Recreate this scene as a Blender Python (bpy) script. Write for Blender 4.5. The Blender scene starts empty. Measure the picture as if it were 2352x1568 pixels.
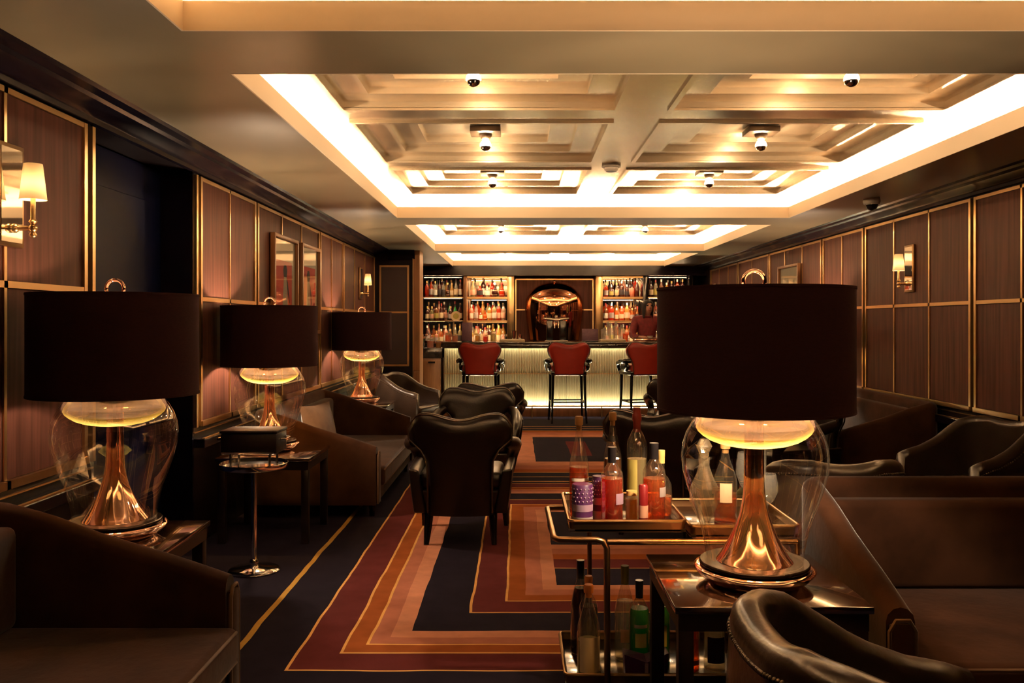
import bpy, bmesh, math, random
from mathutils import Vector, Matrix
R = math.radians
PI = math.pi
random.seed(7)
SC = bpy.context.scene
COL = SC.collection

# ------------------------------------------------------------------ camera, world, exposure
CH = 1.35                                   # camera height
FPX, VX, VY = 2000.0, 1190.0, 742.0         # focal length and vanishing point in photo pixels (2352 x 1568)
cam_data = bpy.data.cameras.new('camera')
cam = bpy.data.objects.new('camera', cam_data); COL.objects.link(cam)
cam.location = (0, 0, CH); cam.rotation_euler = (R(90), 0, 0)
cam_data.sensor_width = 36.0
cam_data.lens = FPX/2352*36.0
cam_data.shift_x = (1176-VX)/2352
cam_data.shift_y = (VY-784)/2352
cam_data.clip_start = 0.05
SC.camera = cam

world = bpy.data.worlds.new('room_world'); SC.world = world
world.use_nodes = True
world.node_tree.nodes['Background'].inputs[0].default_value = (1.0, .7, .45, 1)
world.node_tree.nodes['Background'].inputs[1].default_value = 0.0
SC.view_settings.view_transform = 'Standard'
SC.view_settings.look = 'None'
SC.view_settings.gamma = 1.0
SC.view_settings.use_curve_mapping = False
SC.view_settings.exposure = 1.7
cy = SC.cycles
cy.max_bounces = 10; cy.diffuse_bounces = 4; cy.glossy_bounces = 5
cy.transmission_bounces = 10; cy.transparent_max_bounces = 16
cy.caustics_reflective = False; cy.caustics_refractive = False
cy.sample_clamp_indirect = 4.0
cy.use_denoising = True
# strengths of the room's own lights
COVE = 350.0       # LED strips hidden in the ceiling coves
BULB = 200.0       # crown-silvered ceiling bulbs
LAMP = 480.0       # bulbs inside the table lamps' shades
SCONCE = 50.0
BARLED = 90.0
WARM = (1.0, .71, .42)
WARMER = (1.0, .56, .24)

def W(px, py, Y):
    """the point at depth Y seen at pixel (px, py) of the photograph"""
    return ((px-VX)*Y/FPX, Y, CH-(py-VY)*Y/FPX)

# ------------------------------------------------------------------ materials
MATS = {}
def nodes_of(name):
    m = bpy.data.materials.new(name); m.use_nodes = True
    nt = m.node_tree
    return m, nt, nt.nodes['Principled BSDF'], nt.nodes['Material Output']
def mat(name, col, rough=.5, metal=0.0, spec=.5, trans=0.0, ior=1.45, coat=0.0, sheen=0.0, emit=None, es=0.0,
        noise=0.0, nscale=8.0, nstretch=(1,1,1), bump=0.0, bscale=None, col2=None, rvar=0.0, coatr=.1):
    m, nt, b, out = nodes_of(name)
    I = b.inputs
    I['Base Color'].default_value = (*col, 1); I['Roughness'].default_value = rough; I['Metallic'].default_value = metal
    I['Specular IOR Level'].default_value = spec; I['IOR'].default_value = ior; I['Transmission Weight'].default_value = trans
    I['Coat IOR'].default_value = 1.9 if coat > .9 else 1.5
    I['Coat Weight'].default_value = coat; I['Coat Roughness'].default_value = coatr
    I['Sheen Weight'].default_value = sheen; I['Sheen Roughness'].default_value = .35
    if emit: I['Emission Color'].default_value = (*emit, 1); I['Emission Strength'].default_value = es
    if noise or bump or rvar:
        tc = nt.nodes.new('ShaderNodeTexCoord'); mp = nt.nodes.new('ShaderNodeMapping')
        mp.inputs['Scale'].default_value = nstretch
        nt.links.new(tc.outputs['Object'], mp.inputs['Vector'])
        nz = nt.nodes.new('ShaderNodeTexNoise'); nz.inputs['Scale'].default_value = nscale; nz.inputs['Detail'].default_value = 4
        nt.links.new(mp.outputs['Vector'], nz.inputs['Vector'])
        if noise:
            mx = nt.nodes.new('ShaderNodeMix'); mx.data_type = 'RGBA'
            c2 = col2 if col2 else tuple(max(0, c*(1-noise)) for c in col)
            mx.inputs[6].default_value = (*col, 1); mx.inputs[7].default_value = (*c2, 1)
            mr = nt.nodes.new('ShaderNodeMapRange'); mr.inputs[1].default_value = .35; mr.inputs[2].default_value = .68
            nt.links.new(nz.outputs['Fac'], mr.inputs[0]); nt.links.new(mr.outputs[0], mx.inputs[0])
            nt.links.new(mx.outputs[2], I['Base Color'])
        if rvar:
            mr2 = nt.nodes.new('ShaderNodeMapRange'); mr2.inputs[1].default_value = .3; mr2.inputs[2].default_value = .7
            mr2.inputs[3].default_value = max(.02, rough-rvar); mr2.inputs[4].default_value = rough+rvar
            nt.links.new(nz.outputs['Fac'], mr2.inputs[0]); nt.links.new(mr2.outputs[0], I['Roughness'])
        if bump:
            bz = nz
            if bscale:
                bz = nt.nodes.new('ShaderNodeTexNoise'); bz.inputs['Scale'].default_value = bscale; bz.inputs['Detail'].default_value = 3
                nt.links.new(mp.outputs['Vector'], bz.inputs['Vector'])
            bp = nt.nodes.new('ShaderNodeBump'); bp.inputs['Strength'].default_value = bump; bp.inputs['Distance'].default_value = .02
            nt.links.new(bz.outputs['Fac'], bp.inputs['Height']); nt.links.new(bp.outputs['Normal'], I['Normal'])
    MATS[name] = m
    return m
def emitter(name, col, s):
    m, nt, b, out = nodes_of(name)
    nt.nodes.remove(b)
    e = nt.nodes.new('ShaderNodeEmission'); e.inputs[0].default_value = (*col, 1); e.inputs[1].default_value = s
    nt.links.new(e.outputs[0], out.inputs[0]); MATS[name] = m
    return m
def schlick(nt, ior=1.5):
    """mirror share of a thin sheet, the same from either side"""
    f0 = 1.8*((ior-1)/(ior+1))**2
    lw = nt.nodes.new('ShaderNodeLayerWeight'); lw.inputs[0].default_value = .5
    p = nt.nodes.new('ShaderNodeMath'); p.operation = 'POWER'; p.inputs[1].default_value = 4.0
    a = nt.nodes.new('ShaderNodeMath'); a.operation = 'MULTIPLY_ADD'; a.inputs[1].default_value = .8*(1-f0); a.inputs[2].default_value = f0
    nt.links.new(lw.outputs['Facing'], p.inputs[0]); nt.links.new(p.outputs[0], a.inputs[0])
    return a.outputs[0]
def thin_glass(name, tint=(1,1,1), gloss=1.0, rough=.02, ior=1.5, milk=0.0, milkcol=(1,1,1), rimmilk=None):
    """thin pane: what lies behind shows straight through, the surface mirrors by Fresnel"""
    m, nt, b, out = nodes_of(name); nt.nodes.remove(b)
    tr = nt.nodes.new('ShaderNodeBsdfTransparent'); tr.inputs[0].default_value = (*tint, 1)
    gl = nt.nodes.new('ShaderNodeBsdfGlossy'); gl.inputs[0].default_value = (gloss, gloss, gloss, 1); gl.inputs['Roughness'].default_value = rough
    fr = schlick(nt, ior)
    mx = nt.nodes.new('ShaderNodeMixShader')
    nt.links.new(fr, mx.inputs[0]); nt.links.new(tr.outputs[0], mx.inputs[1]); nt.links.new(gl.outputs[0], mx.inputs[2])
    last = mx
    if milk:
        tl = nt.nodes.new('ShaderNodeBsdfTranslucent'); tl.inputs[0].default_value = (*milkcol, 1)
        df = nt.nodes.new('ShaderNodeBsdfDiffuse'); df.inputs[0].default_value = (*milkcol, 1)
        ad = nt.nodes.new('ShaderNodeMixShader'); ad.inputs[0].default_value = .4
        nt.links.new(tl.outputs[0], ad.inputs[1]); nt.links.new(df.outputs[0], ad.inputs[2])
        m2 = nt.nodes.new('ShaderNodeMixShader'); m2.inputs[0].default_value = milk
        if rimmilk:
            lw = nt.nodes.new('ShaderNodeLayerWeight'); lw.inputs[0].default_value = .5
            rm = nt.nodes.new('ShaderNodeMapRange'); rm.inputs[1].default_value = .25; rm.inputs[2].default_value = .95; rm.inputs[3].default_value = milk; rm.inputs[4].default_value = rimmilk
            nt.links.new(lw.outputs['Facing'], rm.inputs[0]); nt.links.new(rm.outputs[0], m2.inputs[0])
        nt.links.new(mx.outputs[0], m2.inputs[1]); nt.links.new(ad.outputs[0], m2.inputs[2]); last = m2
    nt.links.new(last.outputs[0], out.inputs[0]); MATS[name] = m
    return m

# ------------------------------------------------------------------ mesh helpers
class MB:
    """collects shapes into one mesh"""
    def __init__(s): s.v = []; s.f = []
    def add(s, vs, fs):
        n = len(s.v); s.v += [tuple(v) for v in vs]; s.f += [tuple(i+n for i in f) for f in fs]; return s
    def box(s, x0, x1, y0, y1, z0, z1):
        vs = [(x0,y0,z0),(x1,y0,z0),(x1,y1,z0),(x0,y1,z0),(x0,y0,z1),(x1,y0,z1),(x1,y1,z1),(x0,y1,z1)]
        return s.add(vs, [(0,3,2,1),(4,5,6,7),(0,1,5,4),(1,2,6,5),(2,3,7,6),(3,0,4,7)])
    def cbox(s, c, d):
        return s.box(c[0]-d[0]/2, c[0]+d[0]/2, c[1]-d[1]/2, c[1]+d[1]/2, c[2]-d[2]/2, c[2]+d[2]/2)
    def quad(s, a, b, c, d): return s.add([a,b,c,d], [(0,1,2,3)])
    def lathe(s, prof, n=32, c=(0,0,0), close=False):
        """profile of (r, z) turned about a vertical axis; ends closed when their radius is 0"""
        vs, fs, rows = [], [], []
        for r, z in prof:
            if r < 1e-6: rows.append([len(vs)]); vs.append((c[0], c[1], c[2]+z))
            else:
                rows.append(list(range(len(vs), len(vs)+n)))
                vs += [(c[0]+r*math.cos(2*PI*k/n), c[1]+r*math.sin(2*PI*k/n), c[2]+z) for k in range(n)]
        pairs = list(zip(rows, rows[1:]))
        if close: pairs.append((rows[-1], rows[0]))
        for a, b in pairs:
            for k in range(n):
                k2 = (k+1) % n
                if len(a) == 1 and len(b) == 1: continue
                if len(a) == 1: fs.append((a[0], b[k2], b[k]))
                elif len(b) == 1: fs.append((a[k], a[k2], b[0]))
                else: fs.append((a[k], a[k2], b[k2], b[k]))
        return s.add(vs, fs)
    def cyl(s, c, r, z0, z1, n=24, r2=None):
        r2 = r if r2 is None else r2
        return s.lathe([(0,z0),(r,z0),(r2,z1),(0,z1)], n, (c[0],c[1],0))
    def tube(s, pts, rad, n=10, closed=False, flat=None):
        P = [Vector(p) for p in pts]; m = len(P)
        rads = rad if isinstance(rad, (list, tuple)) else [rad]*m
        T = []
        for i in range(m):
            a = P[(i-1) % m] if (closed or i > 0) else P[i]
            b = P[(i+1) % m] if (closed or i < m-1) else P[i]
            T.append((b-a).normalized())
        up = Vector((0,0,1)) if abs(T[0].z) < .9 else Vector((1,0,0))
        N = (up - T[0]*up.dot(T[0])).normalized()
        vs, fs = [], []
        for i in range(m):
            N = (N - T[i]*N.dot(T[i]))
            N = N.normalized() if N.length > 1e-6 else Vector((1,0,0))
            B = T[i].cross(N)
            for k in range(n):
                a = 2*PI*k/n
                fx, fy = (1, 1) if flat is None else flat
                vs.append(P[i] + N*math.cos(a)*rads[i]*fx + B*math.sin(a)*rads[i]*fy)
        for i in range(m if closed else m-1):
            j = (i+1) % m
            for k in range(n):
                k2 = (k+1) % n
                fs.append((i*n+k, i*n+k2, j*n+k2, j*n+k))
        if not closed:
            fs.append(tuple(range(n-1, -1, -1))); fs.append(tuple((m-1)*n+k for k in range(n)))
        return s.add(vs, fs)
    def sphere(s, c, r, n=16, m=10, sc=(1,1,1)):
        prof = [(r*math.sin(PI*i/m), -r*math.cos(PI*i/m)) for i in range(m+1)]
        prof[0] = (0, -r); prof[-1] = (0, r)
        b = MB().lathe(prof, n)
        return s.add([(c[0]+v[0]*sc[0], c[1]+v[1]*sc[1], c[2]+v[2]*sc[2]) for v in b.v], b.f)
    def prism(s, poly, a, b, axis='y'):
        """polygon in the plane across an axis, extruded from a to b"""
        def pt(p, t): return {'y': (p[0], t, p[1]), 'x': (t, p[0], p[1]), 'z': (p[0], p[1], t)}[axis]
        n = len(poly)
        vs = [pt(p, a) for p in poly]+[pt(p, b) for p in poly]
        fs = [tuple(range(n)), tuple(range(2*n-1, n-1, -1))]+[(i, i+n, (i+1) % n+n, (i+1) % n) for i in range(n)]
        return s.add(vs, fs)
    def move(s, d): s.v = [(v[0]+d[0], v[1]+d[1], v[2]+d[2]) for v in s.v]; return s
    def xf(s, M): s.v = [tuple(M @ Vector(v)) for v in s.v]; return s
    def join(s, o): return s.add(o.v, o.f)
    def mesh(s, name, m=None, smooth=None, bevel=0.0, seg=2, fix=True):
        me = bpy.data.meshes.new(name); me.from_pydata(s.v, [], s.f)
        if fix or bevel:
            bm = bmesh.new(); bm.from_mesh(me)
            if fix: bmesh.ops.recalc_face_normals(bm, faces=bm.faces)
            if bevel:
                ed = [e for e in bm.edges if len(e.link_faces) == 2 and e.calc_face_angle(0) > .5]
                bmesh.ops.bevel(bm, geom=ed, offset=bevel, segments=seg, profile=.5, affect='EDGES', clamp_overlap=True)
            bm.to_mesh(me); bm.free()
        if m: me.materials.append(m)
        if smooth is not None:
            me.shade_smooth()
            if smooth < 180: me.set_sharp_from_angle(angle=R(smooth))
        return me

def link(name, me, parent=None, loc=(0,0,0), rot=(0,0,0)):
    o = bpy.data.objects.new(name, me); COL.objects.link(o)
    o.location = loc; o.rotation_euler = rot
    if parent: o.parent = parent
    return o
def part(name, mb, m, parent, smooth=40, bevel=0.0, seg=2, loc=(0,0,0), rot=(0,0,0), sub=0, label=None, fix=True):
    o = link(name, mb.mesh(name, m, smooth, bevel, seg, fix), parent, loc, rot)
    if sub:
        md = o.modifiers.new('smooth', 'SUBSURF'); md.levels = sub; md.render_levels = sub
    if label: o['label'] = label
    return o
def tag(o, label, cat, group=None, kind=None):
    if label: o['label'] = label
    if cat: o['category'] = cat
    if group: o['group'] = group
    if kind: o['kind'] = kind
    return o
def thing(name, label, cat, loc=(0,0,0), rz=0.0, group=None):
    o = bpy.data.objects.new(name, None); COL.objects.link(o)
    o.location = loc; o.rotation_euler = (0, 0, rz); o.empty_display_size = .05
    return tag(o, label, cat, group)
def solo(name, mb, m, label, cat, loc=(0,0,0), rz=0.0, group=None, smooth=40, bevel=0.0, sub=0):
    o = part(name, mb, m, None, smooth, bevel, loc=loc, rot=(0,0,rz), sub=sub)
    return tag(o, label, cat, group)
def structure(name, mb, m, smooth=None, bevel=0.0, parent=None, label=None):
    o = part(name, mb, m, parent, smooth, bevel)
    if not parent: o['kind'] = 'structure'
    if label: o['label'] = label
    return o
def kids(o): return [c for c in bpy.data.objects if c.parent == o]
CHILDREN = {}
def dup(root, loc, rz=None, label=None, group=None):
    """a copy of a thing with copies of its parts and their sub-parts"""
    def rec(o, par):
        c = o.copy(); COL.objects.link(c)
        if par: c.parent = par
        for ch in list(o.children): rec(ch, c)
        return c
    r = rec(root, None)
    r.location = loc
    if rz is not None: r.rotation_euler = (0, 0, rz)
    if label: r['label'] = label
    if group: r['group'] = group
    return r
def rr(w, d, r, n=5):
    """rounded rectangle outline, counter-clockwise"""
    out = []
    for cx, cy_, a0 in ((w/2-r, d/2-r, 0), (-w/2+r, d/2-r, 90), (-w/2+r, -d/2+r, 180), (w/2-r, -d/2+r, 270)):
        for k in range(n+1):
            a = R(a0+90*k/n); out.append((cx+r*math.cos(a), cy_+r*math.sin(a)))
    return out
def lerp(a, b, t): return a+(b-a)*t
def sstep(a, b, x):
    t = min(1, max(0, (x-a)/(b-a))); return t*t*(3-2*t)
def interp(tab, x):
    if x <= tab[0][0]: return tab[0][1]
    for (x0, y0), (x1, y1) in zip(tab, tab[1:]):
        if x <= x1: return lerp(y0, y1, (x-x0)/(x1-x0))
    return tab[-1][1]
# ------------------------------------------------------------------ palette
M_soffit = mat('soffit_lacquer', (.25,.195,.115), .36, spec=.5, coat=.3, coatr=.2, noise=.25, nscale=.9, bump=.25, bscale=1.1)
M_lip = mat('cream_paint', (.74,.58,.40), .6)
M_leaf = mat('silver_leaf', (.64,.51,.36), .24, metal=.78, spec=.5, noise=.12, nscale=2.2, nstretch=(1,2.5,1), bump=.10, bscale=1.8)
M_cornice = mat('dark_gloss_paint', (.004,.0025,.006), .25, spec=.22)
M_frame = mat('dark_stained_wood', (.008,.004,.005), .4, spec=.15, noise=.3, nscale=6, nstretch=(6,6,.5))
M_veneer = mat('brown_veneer', (.086,.031,.021), .5, spec=.06, noise=.45, nscale=5, nstretch=(7,7,.35), bump=.04)
M_brass = mat('brushed_brass', (.74,.48,.23), .28, metal=1)
M_navy = mat('navy_lacquer', (.002,.003,.017), .5, spec=.05)
M_black = mat('black_lacquer', (.008,.006,.006), .16, spec=.5)
M_shade = mat('dark_shade_fabric', (.032,.012,.012), .9, spec=.05, noise=.2, nscale=60, nstretch=(1,1,4), bump=.05)
M_shadein = mat('brown_shade_lining', (.16,.085,.04), .6)
M_copper = mat('polished_copper', (1.0,.60,.46), .07, metal=1)
M_copper2 = mat('mirror_copper', (.86,.42,.27), .035, metal=1)
M_disc = mat('dark_bronze_disc', (.045,.028,.02), .22, metal=.6)
M_chrome = mat('chrome', (.78,.74,.70), .1, metal=1)
M_mirror = mat('antique_mirror', (.93,.89,.82), .03, metal=1)
M_bronze = mat('antique_bronze', (.42,.25,.12), .28, metal=1)
M_velvet = mat('brown_velvet', (.054,.022,.011), .85, spec=.03, sheen=.18, noise=.55, nscale=4.5, bump=.06, bscale=30)
M_velvet2 = mat('gold_velvet', (.13,.065,.03), .8, spec=.2, sheen=.2, noise=.4, nscale=7)
M_leather = mat('dark_leather', (.012,.006,.005), .32, spec=.3, noise=.25, nscale=9, bump=.06, bscale=70)
M_leather2 = mat('olive_brown_leather', (.036,.021,.014), .28, spec=.5, noise=.35, nscale=7, bump=.06, bscale=60)
M_piping = mat('brown_piping', (.055,.028,.016), .28)
M_red = mat('red_leather', (.30,.022,.012), .42, spec=.4, noise=.2, nscale=6)
M_table = mat('gloss_walnut_top', (.05,.02,.011), .14, spec=.9, ior=1.8, coat=1.0, coatr=.05, noise=.4, nscale=4, nstretch=(.6,6,6))
M_tableside = mat('dark_table_wood', (.012,.006,.005), .35, spec=.3)
M_reed = mat('reeded_brass_gold', (.70,.62,.36), .30, metal=.85)
M_stone = mat('dark_bar_stone', (.03,.02,.014), .14, spec=.6, noise=.5, nscale=14)
M_wood = mat('amber_wood', (.30,.125,.045), .35, noise=.35, nscale=5, nstretch=(5,5,.6))
M_glass = thin_glass('clear_glass', (1,.99,.96), 1.0, .01, 1.75)
M_bglass = thin_glass('bottle_glass', (.97,.95,.90), 1.0, .015, 1.75, milk=.03, milkcol=(.8,.7,.5))
def amber_mat():
    """gold tinted glass, amber outwards, with its bright limb put in as gold milk"""
    m = thin_glass('amber_glass', (.62,.47,.17), 1.0, .03, 1.75, milk=.10, milkcol=(.86,.76,.27)); nt = m.node_tree
    m2 = [n for n in nt.nodes if n.type == 'OUTPUT_MATERIAL'][0].inputs[0].links[0].from_node
    tc = nt.nodes.new('ShaderNodeTexCoord'); sp = nt.nodes.new('ShaderNodeVectorMath'); sp.operation = 'MULTIPLY'; sp.inputs[1].default_value = (1,1,0)
    ln = nt.nodes.new('ShaderNodeVectorMath'); ln.operation = 'LENGTH'
    nt.links.new(tc.outputs['Object'], sp.inputs[0]); nt.links.new(sp.outputs[0], ln.inputs[0])
    mr = nt.nodes.new('ShaderNodeMapRange'); mr.interpolation_type = 'SMOOTHSTEP'
    for i, v in enumerate((.42, .97, .02, .62)): mr.inputs[i+1].default_value = v
    lw = nt.nodes.new('ShaderNodeLayerWeight'); lw.inputs[0].default_value = .5
    nt.links.new(lw.outputs['Facing'], mr.inputs[0]); nt.links.new(mr.outputs[0], m2.inputs[0])  # milk grows with view angle, imitating light gathered at the glass edge
    tr = [n for n in nt.nodes if n.type == 'BSDF_TRANSPARENT'][0]
    cr = nt.nodes.new('ShaderNodeMix'); cr.data_type = 'RGBA'
    cr.inputs[6].default_value = (.94,.88,.74,1); cr.inputs[7].default_value = (.60,.44,.15,1)
    m3 = nt.nodes.new('ShaderNodeMapRange'); m3.inputs[1].default_value = .06; m3.inputs[2].default_value = .16
    nt.links.new(ln.outputs['Value'], m3.inputs[0]); nt.links.new(m3.outputs[0], cr.inputs[0]); nt.links.new(cr.outputs[2], tr.inputs[0])
    return m
M_amber = amber_mat()
M_led = emitter('cove_led', WARM, COVE)
M_barled = emitter('bar_led', (1.0,.86,.60), BARLED)
M_bulb = emitter('bulb_glow', WARM, BULB)
M_lampbulb = emitter('lamp_bulb_glow', (1.0,.75,.51), LAMP)
M_dimbulb = emitter('dim_lamp_bulb_glow', (1.0,.75,.51), LAMP*.35)
M_sconcebulb = emitter('sconce_bulb_glow', WARM, SCONCE)
M_white = mat('white_plastic', (.62,.55,.46), .45)
M_paper = mat('aged_paper', (.62,.48,.30), .7)
M_purple = mat('purple_board', (.075,.022,.045), .55, noise=.4, nscale=60)
M_skin = mat('skin', (.52,.24,.15), .5)
M_hair = mat('dark_hair', (.009,.005,.004), .6, spec=.2, noise=.5, nscale=40, nstretch=(1,1,.1))
M_shirt = mat('dark_red_shirt', (.16,.013,.016), .75, noise=.4, nscale=20)
M_dark = mat('black_cloth', (.01,.008,.009), .8)
def sconce_shade_mat():
    m, nt, b, out = nodes_of('cream_sconce_shade'); nt.nodes.remove(b)
    d = nt.nodes.new('ShaderNodeBsdfDiffuse'); d.inputs[0].default_value = (.75,.62,.42,1)
    t = nt.nodes.new('ShaderNodeBsdfTranslucent'); t.inputs[0].default_value = (.75,.55,.30,1)
    x = nt.nodes.new('ShaderNodeMixShader'); x.inputs[0].default_value = .13
    nt.links.new(d.outputs[0], x.inputs[1]); nt.links.new(t.outputs[0], x.inputs[2]); nt.links.new(x.outputs[0], out.inputs[0])
    return m
M_sconceshade = sconce_shade_mat()
LIQ = {}
def liquid(name, col, clear=.55):
    """spirit in a bottle: tinted see-through body that also scatters the light"""
    m, nt, b, out = nodes_of('liquid_'+name); nt.nodes.remove(b)
    tr = nt.nodes.new('ShaderNodeBsdfTransparent'); tr.inputs[0].default_value = (*[min(1, c*1.1+.02) for c in col], 1)
    tl = nt.nodes.new('ShaderNodeBsdfTranslucent'); tl.inputs[0].default_value = (*col, 1)
    df = nt.nodes.new('ShaderNodeBsdfDiffuse'); df.inputs[0].default_value = (*col, 1)
    gl = nt.nodes.new('ShaderNodeBsdfGlossy'); gl.inputs['Roughness'].default_value = .05
    a = nt.nodes.new('ShaderNodeMixShader'); a.inputs[0].default_value = .5
    nt.links.new(tl.outputs[0], a.inputs[1]); nt.links.new(df.outputs[0], a.inputs[2])
    c = nt.nodes.new('ShaderNodeMixShader'); c.inputs[0].default_value = clear
    nt.links.new(a.outputs[0], c.inputs[1]); nt.links.new(tr.outputs[0], c.inputs[2])
    x = nt.nodes.new('ShaderNodeMixShader')
    nt.links.new(schlick(nt, 1.4), x.inputs[0]); nt.links.new(c.outputs[0], x.inputs[1]); nt.links.new(gl.outputs[0], x.inputs[2])
    nt.links.new(x.outputs[0], out.inputs[0]); LIQ[name] = m
    return m
liquid('amber', (1.0,.30,.04), .74); liquid('red', (.95,.13,.02), .72); liquid('gold', (.85,.50,.10)); liquid('clear', (.85,.80,.66), .8)
liquid('pale', (.72,.60,.30), .6); liquid('green', (.06,.50,.12), .5); liquid('dark', (.10,.02,.012), .25); liquid('brown', (.32,.10,.03), .4)
liquid('pink', (.9,.42,.26), .35)
M_fixture = mat('dark_bronze', (.05,.03,.016), .4, metal=.5)
PLAIN = {k: mat('tone_'+k, c, r) for k, (c, r) in dict(
    cork=((.50,.26,.09),.6), blackcap=((.012,.009,.009),.3), redwax=((.30,.03,.02),.35), goldcap=((.65,.40,.12),.3), white=((.75,.66,.52),.5),
    cream=((.72,.52,.30),.6), pinklabel=((.75,.38,.24),.6), olive=((.40,.31,.07),.6), darklabel=((.03,.02,.02),.5), greylabel=((.38,.30,.26),.5),
    orange=((.80,.25,.06),.5), lemon=((.80,.66,.20),.5), leaf=((.05,.16,.04),.6), purple=((.07,.015,.07),.4), lilac=((.36,.22,.28),.5),
    red=((.22,.012,.012),.35), tan=((.45,.24,.12),.5)).items()}

def carpet_mat():
    m, nt, b, out = nodes_of('striped_carpet'); N = nt.nodes; L = nt.links
    b.inputs['Roughness'].default_value = .95; b.inputs['Specular IOR Level'].default_value = .02
    geo = N.new('ShaderNodeNewGeometry')
    nz = N.new('ShaderNodeTexNoise'); nz.inputs['Scale'].default_value = 2.2; nz.inputs['Detail'].default_value = 2
    L.new(geo.outputs['Position'], nz.inputs['Vector'])
    vm = N.new('ShaderNodeVectorMath'); vm.operation = 'MULTIPLY_ADD'
    vm.inputs[1].default_value = (.026,.026,.026)
    L.new(nz.outputs['Color'], vm.inputs[0]); L.new(geo.outputs['Position'], vm.inputs[2])
    sp = N.new('ShaderNodeSeparateXYZ'); L.new(vm.outputs[0], sp.inputs[0])
    def mth(op, a, c=None):
        n = N.new('ShaderNodeMath'); n.operation = op
        for i, v in enumerate((a, c)):
            if v is None: continue
            if isinstance(v, (int, float)): n.inputs[i].default_value = v
            else: L.new(v, n.inputs[i])
        return n.outputs[0]
    X = mth('SUBTRACT', sp.outputs[0], .013); Y = mth('SUBTRACT', sp.outputs[1], .013)
    NAVY, BURG, ORNG, PINK, LPNK, LINE = (.019,.014,.022), (.13,.028,.027), (.36,.095,.025), (.50,.175,.105), (.66,.27,.155), (.85,.44,.13)
    def ramp(fac, span, stops):
        r = N.new('ShaderNodeValToRGB'); r.color_ramp.interpolation = 'CONSTANT'
        el = r.color_ramp.elements
        while len(el) > 1: el.remove(el[0])
        el[0].position = 0; el[0].color = (*stops[0][1], 1)
        for p, c in stops[1:]:
            e = el.new(p/span); e.color = (*c, 1)
        L.new(mth('DIVIDE', fac, span), r.inputs[0]); return r.outputs[0]
    def dist(x0, x1, y0, y1):
        return mth('MINIMUM', mth('MINIMUM', mth('SUBTRACT', X, x0), mth('SUBTRACT', x1, X)), mth('MINIMUM', mth('SUBTRACT', Y, y0), mth('SUBTRACT', y1, Y)))
    def mix(fac, a, c):
        n = N.new('ShaderNodeMix'); n.data_type = 'RGBA'
        L.new(fac, n.inputs[0])
        for i, v in ((6, a), (7, c)):
            if isinstance(v, tuple): n.inputs[i].default_value = (*v, 1)
            else: L.new(v, n.inputs[i])
        return n.outputs[2]
    w = .010
    dA = dist(-.91, 2.21, 3.38, 7.35)
    rA = ramp(dA, 1.6, [(0,LINE),(w,BURG),(.18,LINE),(.18+w,ORNG),(.275,LINE),(.275+w,PINK),(.357,LPNK),(.443,NAVY),(.68,LINE),(.68+w,BURG),
                        (.85,LINE),(.85+w,ORNG),(.945,PINK),(1.035,LPNK),(1.11,NAVY)])
    # the stack of bars inside the inner ring
    bars = ramp(mth('SUBTRACT', Y, 4.49), 2.0, [(0,NAVY),(.30,LINE),(.31,BURG),(.49,ORNG),(.60,PINK),(.72,LPNK),(.82,NAVY)])
    cA = mix(mth('GREATER_THAN', dA, 1.11), rA, bars)
    dB = dist(-.91, 2.21, 7.42, 11.4)
    rB = ramp(dB, 1.6, [(0,LINE),(.02,NAVY),(.22,LINE),(.24,NAVY),(.45,LINE),(.47,ORNG),(.62,PINK),(.85,LPNK),(1.08,NAVY),(1.45,BURG)])
    c = mix(mth('GREATER_THAN', dA, 0.0), NAVY, cA)
    c = mix(mth('GREATER_THAN', dB, 0.0), c, rB)
    for xl in (-1.165, 2.46):
        c = mix(mth('LESS_THAN', mth('ABSOLUTE', mth('SUBTRACT', X, xl)), .014), c, (.62,.34,.07))
    f = N.new('ShaderNodeTexNoise'); f.inputs['Scale'].default_value = 9; f.inputs['Detail'].default_value = 6
    L.new(geo.outputs['Position'], f.inputs['Vector'])
    v = N.new('ShaderNodeMix'); v.data_type = 'RGBA'; v.blend_type = 'MULTIPLY'; v.inputs[0].default_value = .6
    L.new(c, v.inputs[6]); L.new(f.outputs['Color'], v.inputs[7])
    g = N.new('ShaderNodeMix'); g.data_type = 'RGBA'; g.blend_type = 'MULTIPLY'; g.inputs[0].default_value = 1; g.inputs[7].default_value = (1.35,1.35,1.35,1)
    bw = N.new('ShaderNodeRGBToBW'); L.new(f.outputs['Color'], bw.inputs[0]); L.new(bw.outputs[0], v.inputs[7])
    L.new(v.outputs[2], g.inputs[6]); L.new(g.outputs[2], b.inputs['Base Color'])
    p = N.new('ShaderNodeTexNoise'); p.inputs['Scale'].default_value = 260; L.new(geo.outputs['Position'], p.inputs['Vector'])
    bp = N.new('ShaderNodeBump'); bp.inputs['Strength'].default_value = .25; bp.inputs['Distance'].default_value = .004
    L.new(p.outputs['Fac'], bp.inputs['Height']); L.new(bp.outputs['Normal'], b.inputs['Normal'])
    return m
M_carpet = carpet_mat()
# ------------------------------------------------------------------ the room
XL, XR, YB, YF = -1.95, 3.25, -2.6, 15.75      # walls; YB behind the camera, YF behind the bar
HC, HL, HU = 2.33, 2.43, 2.54                   # soffit, top of the lip, upper ceiling
OX0, OX1 = -1.128, 2.52                         # the ceiling openings
OPEN = [(0.7, 2.92), (3.42, 8.10), (8.67, 11.80), (12.15, 15.00)]  # unseen near end of the first is cut short to darken the foreground

structure('floor', MB().box(XL-.3, XR+.3, YB-.1, YF+.1, -.06, 0), M_carpet)
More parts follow.
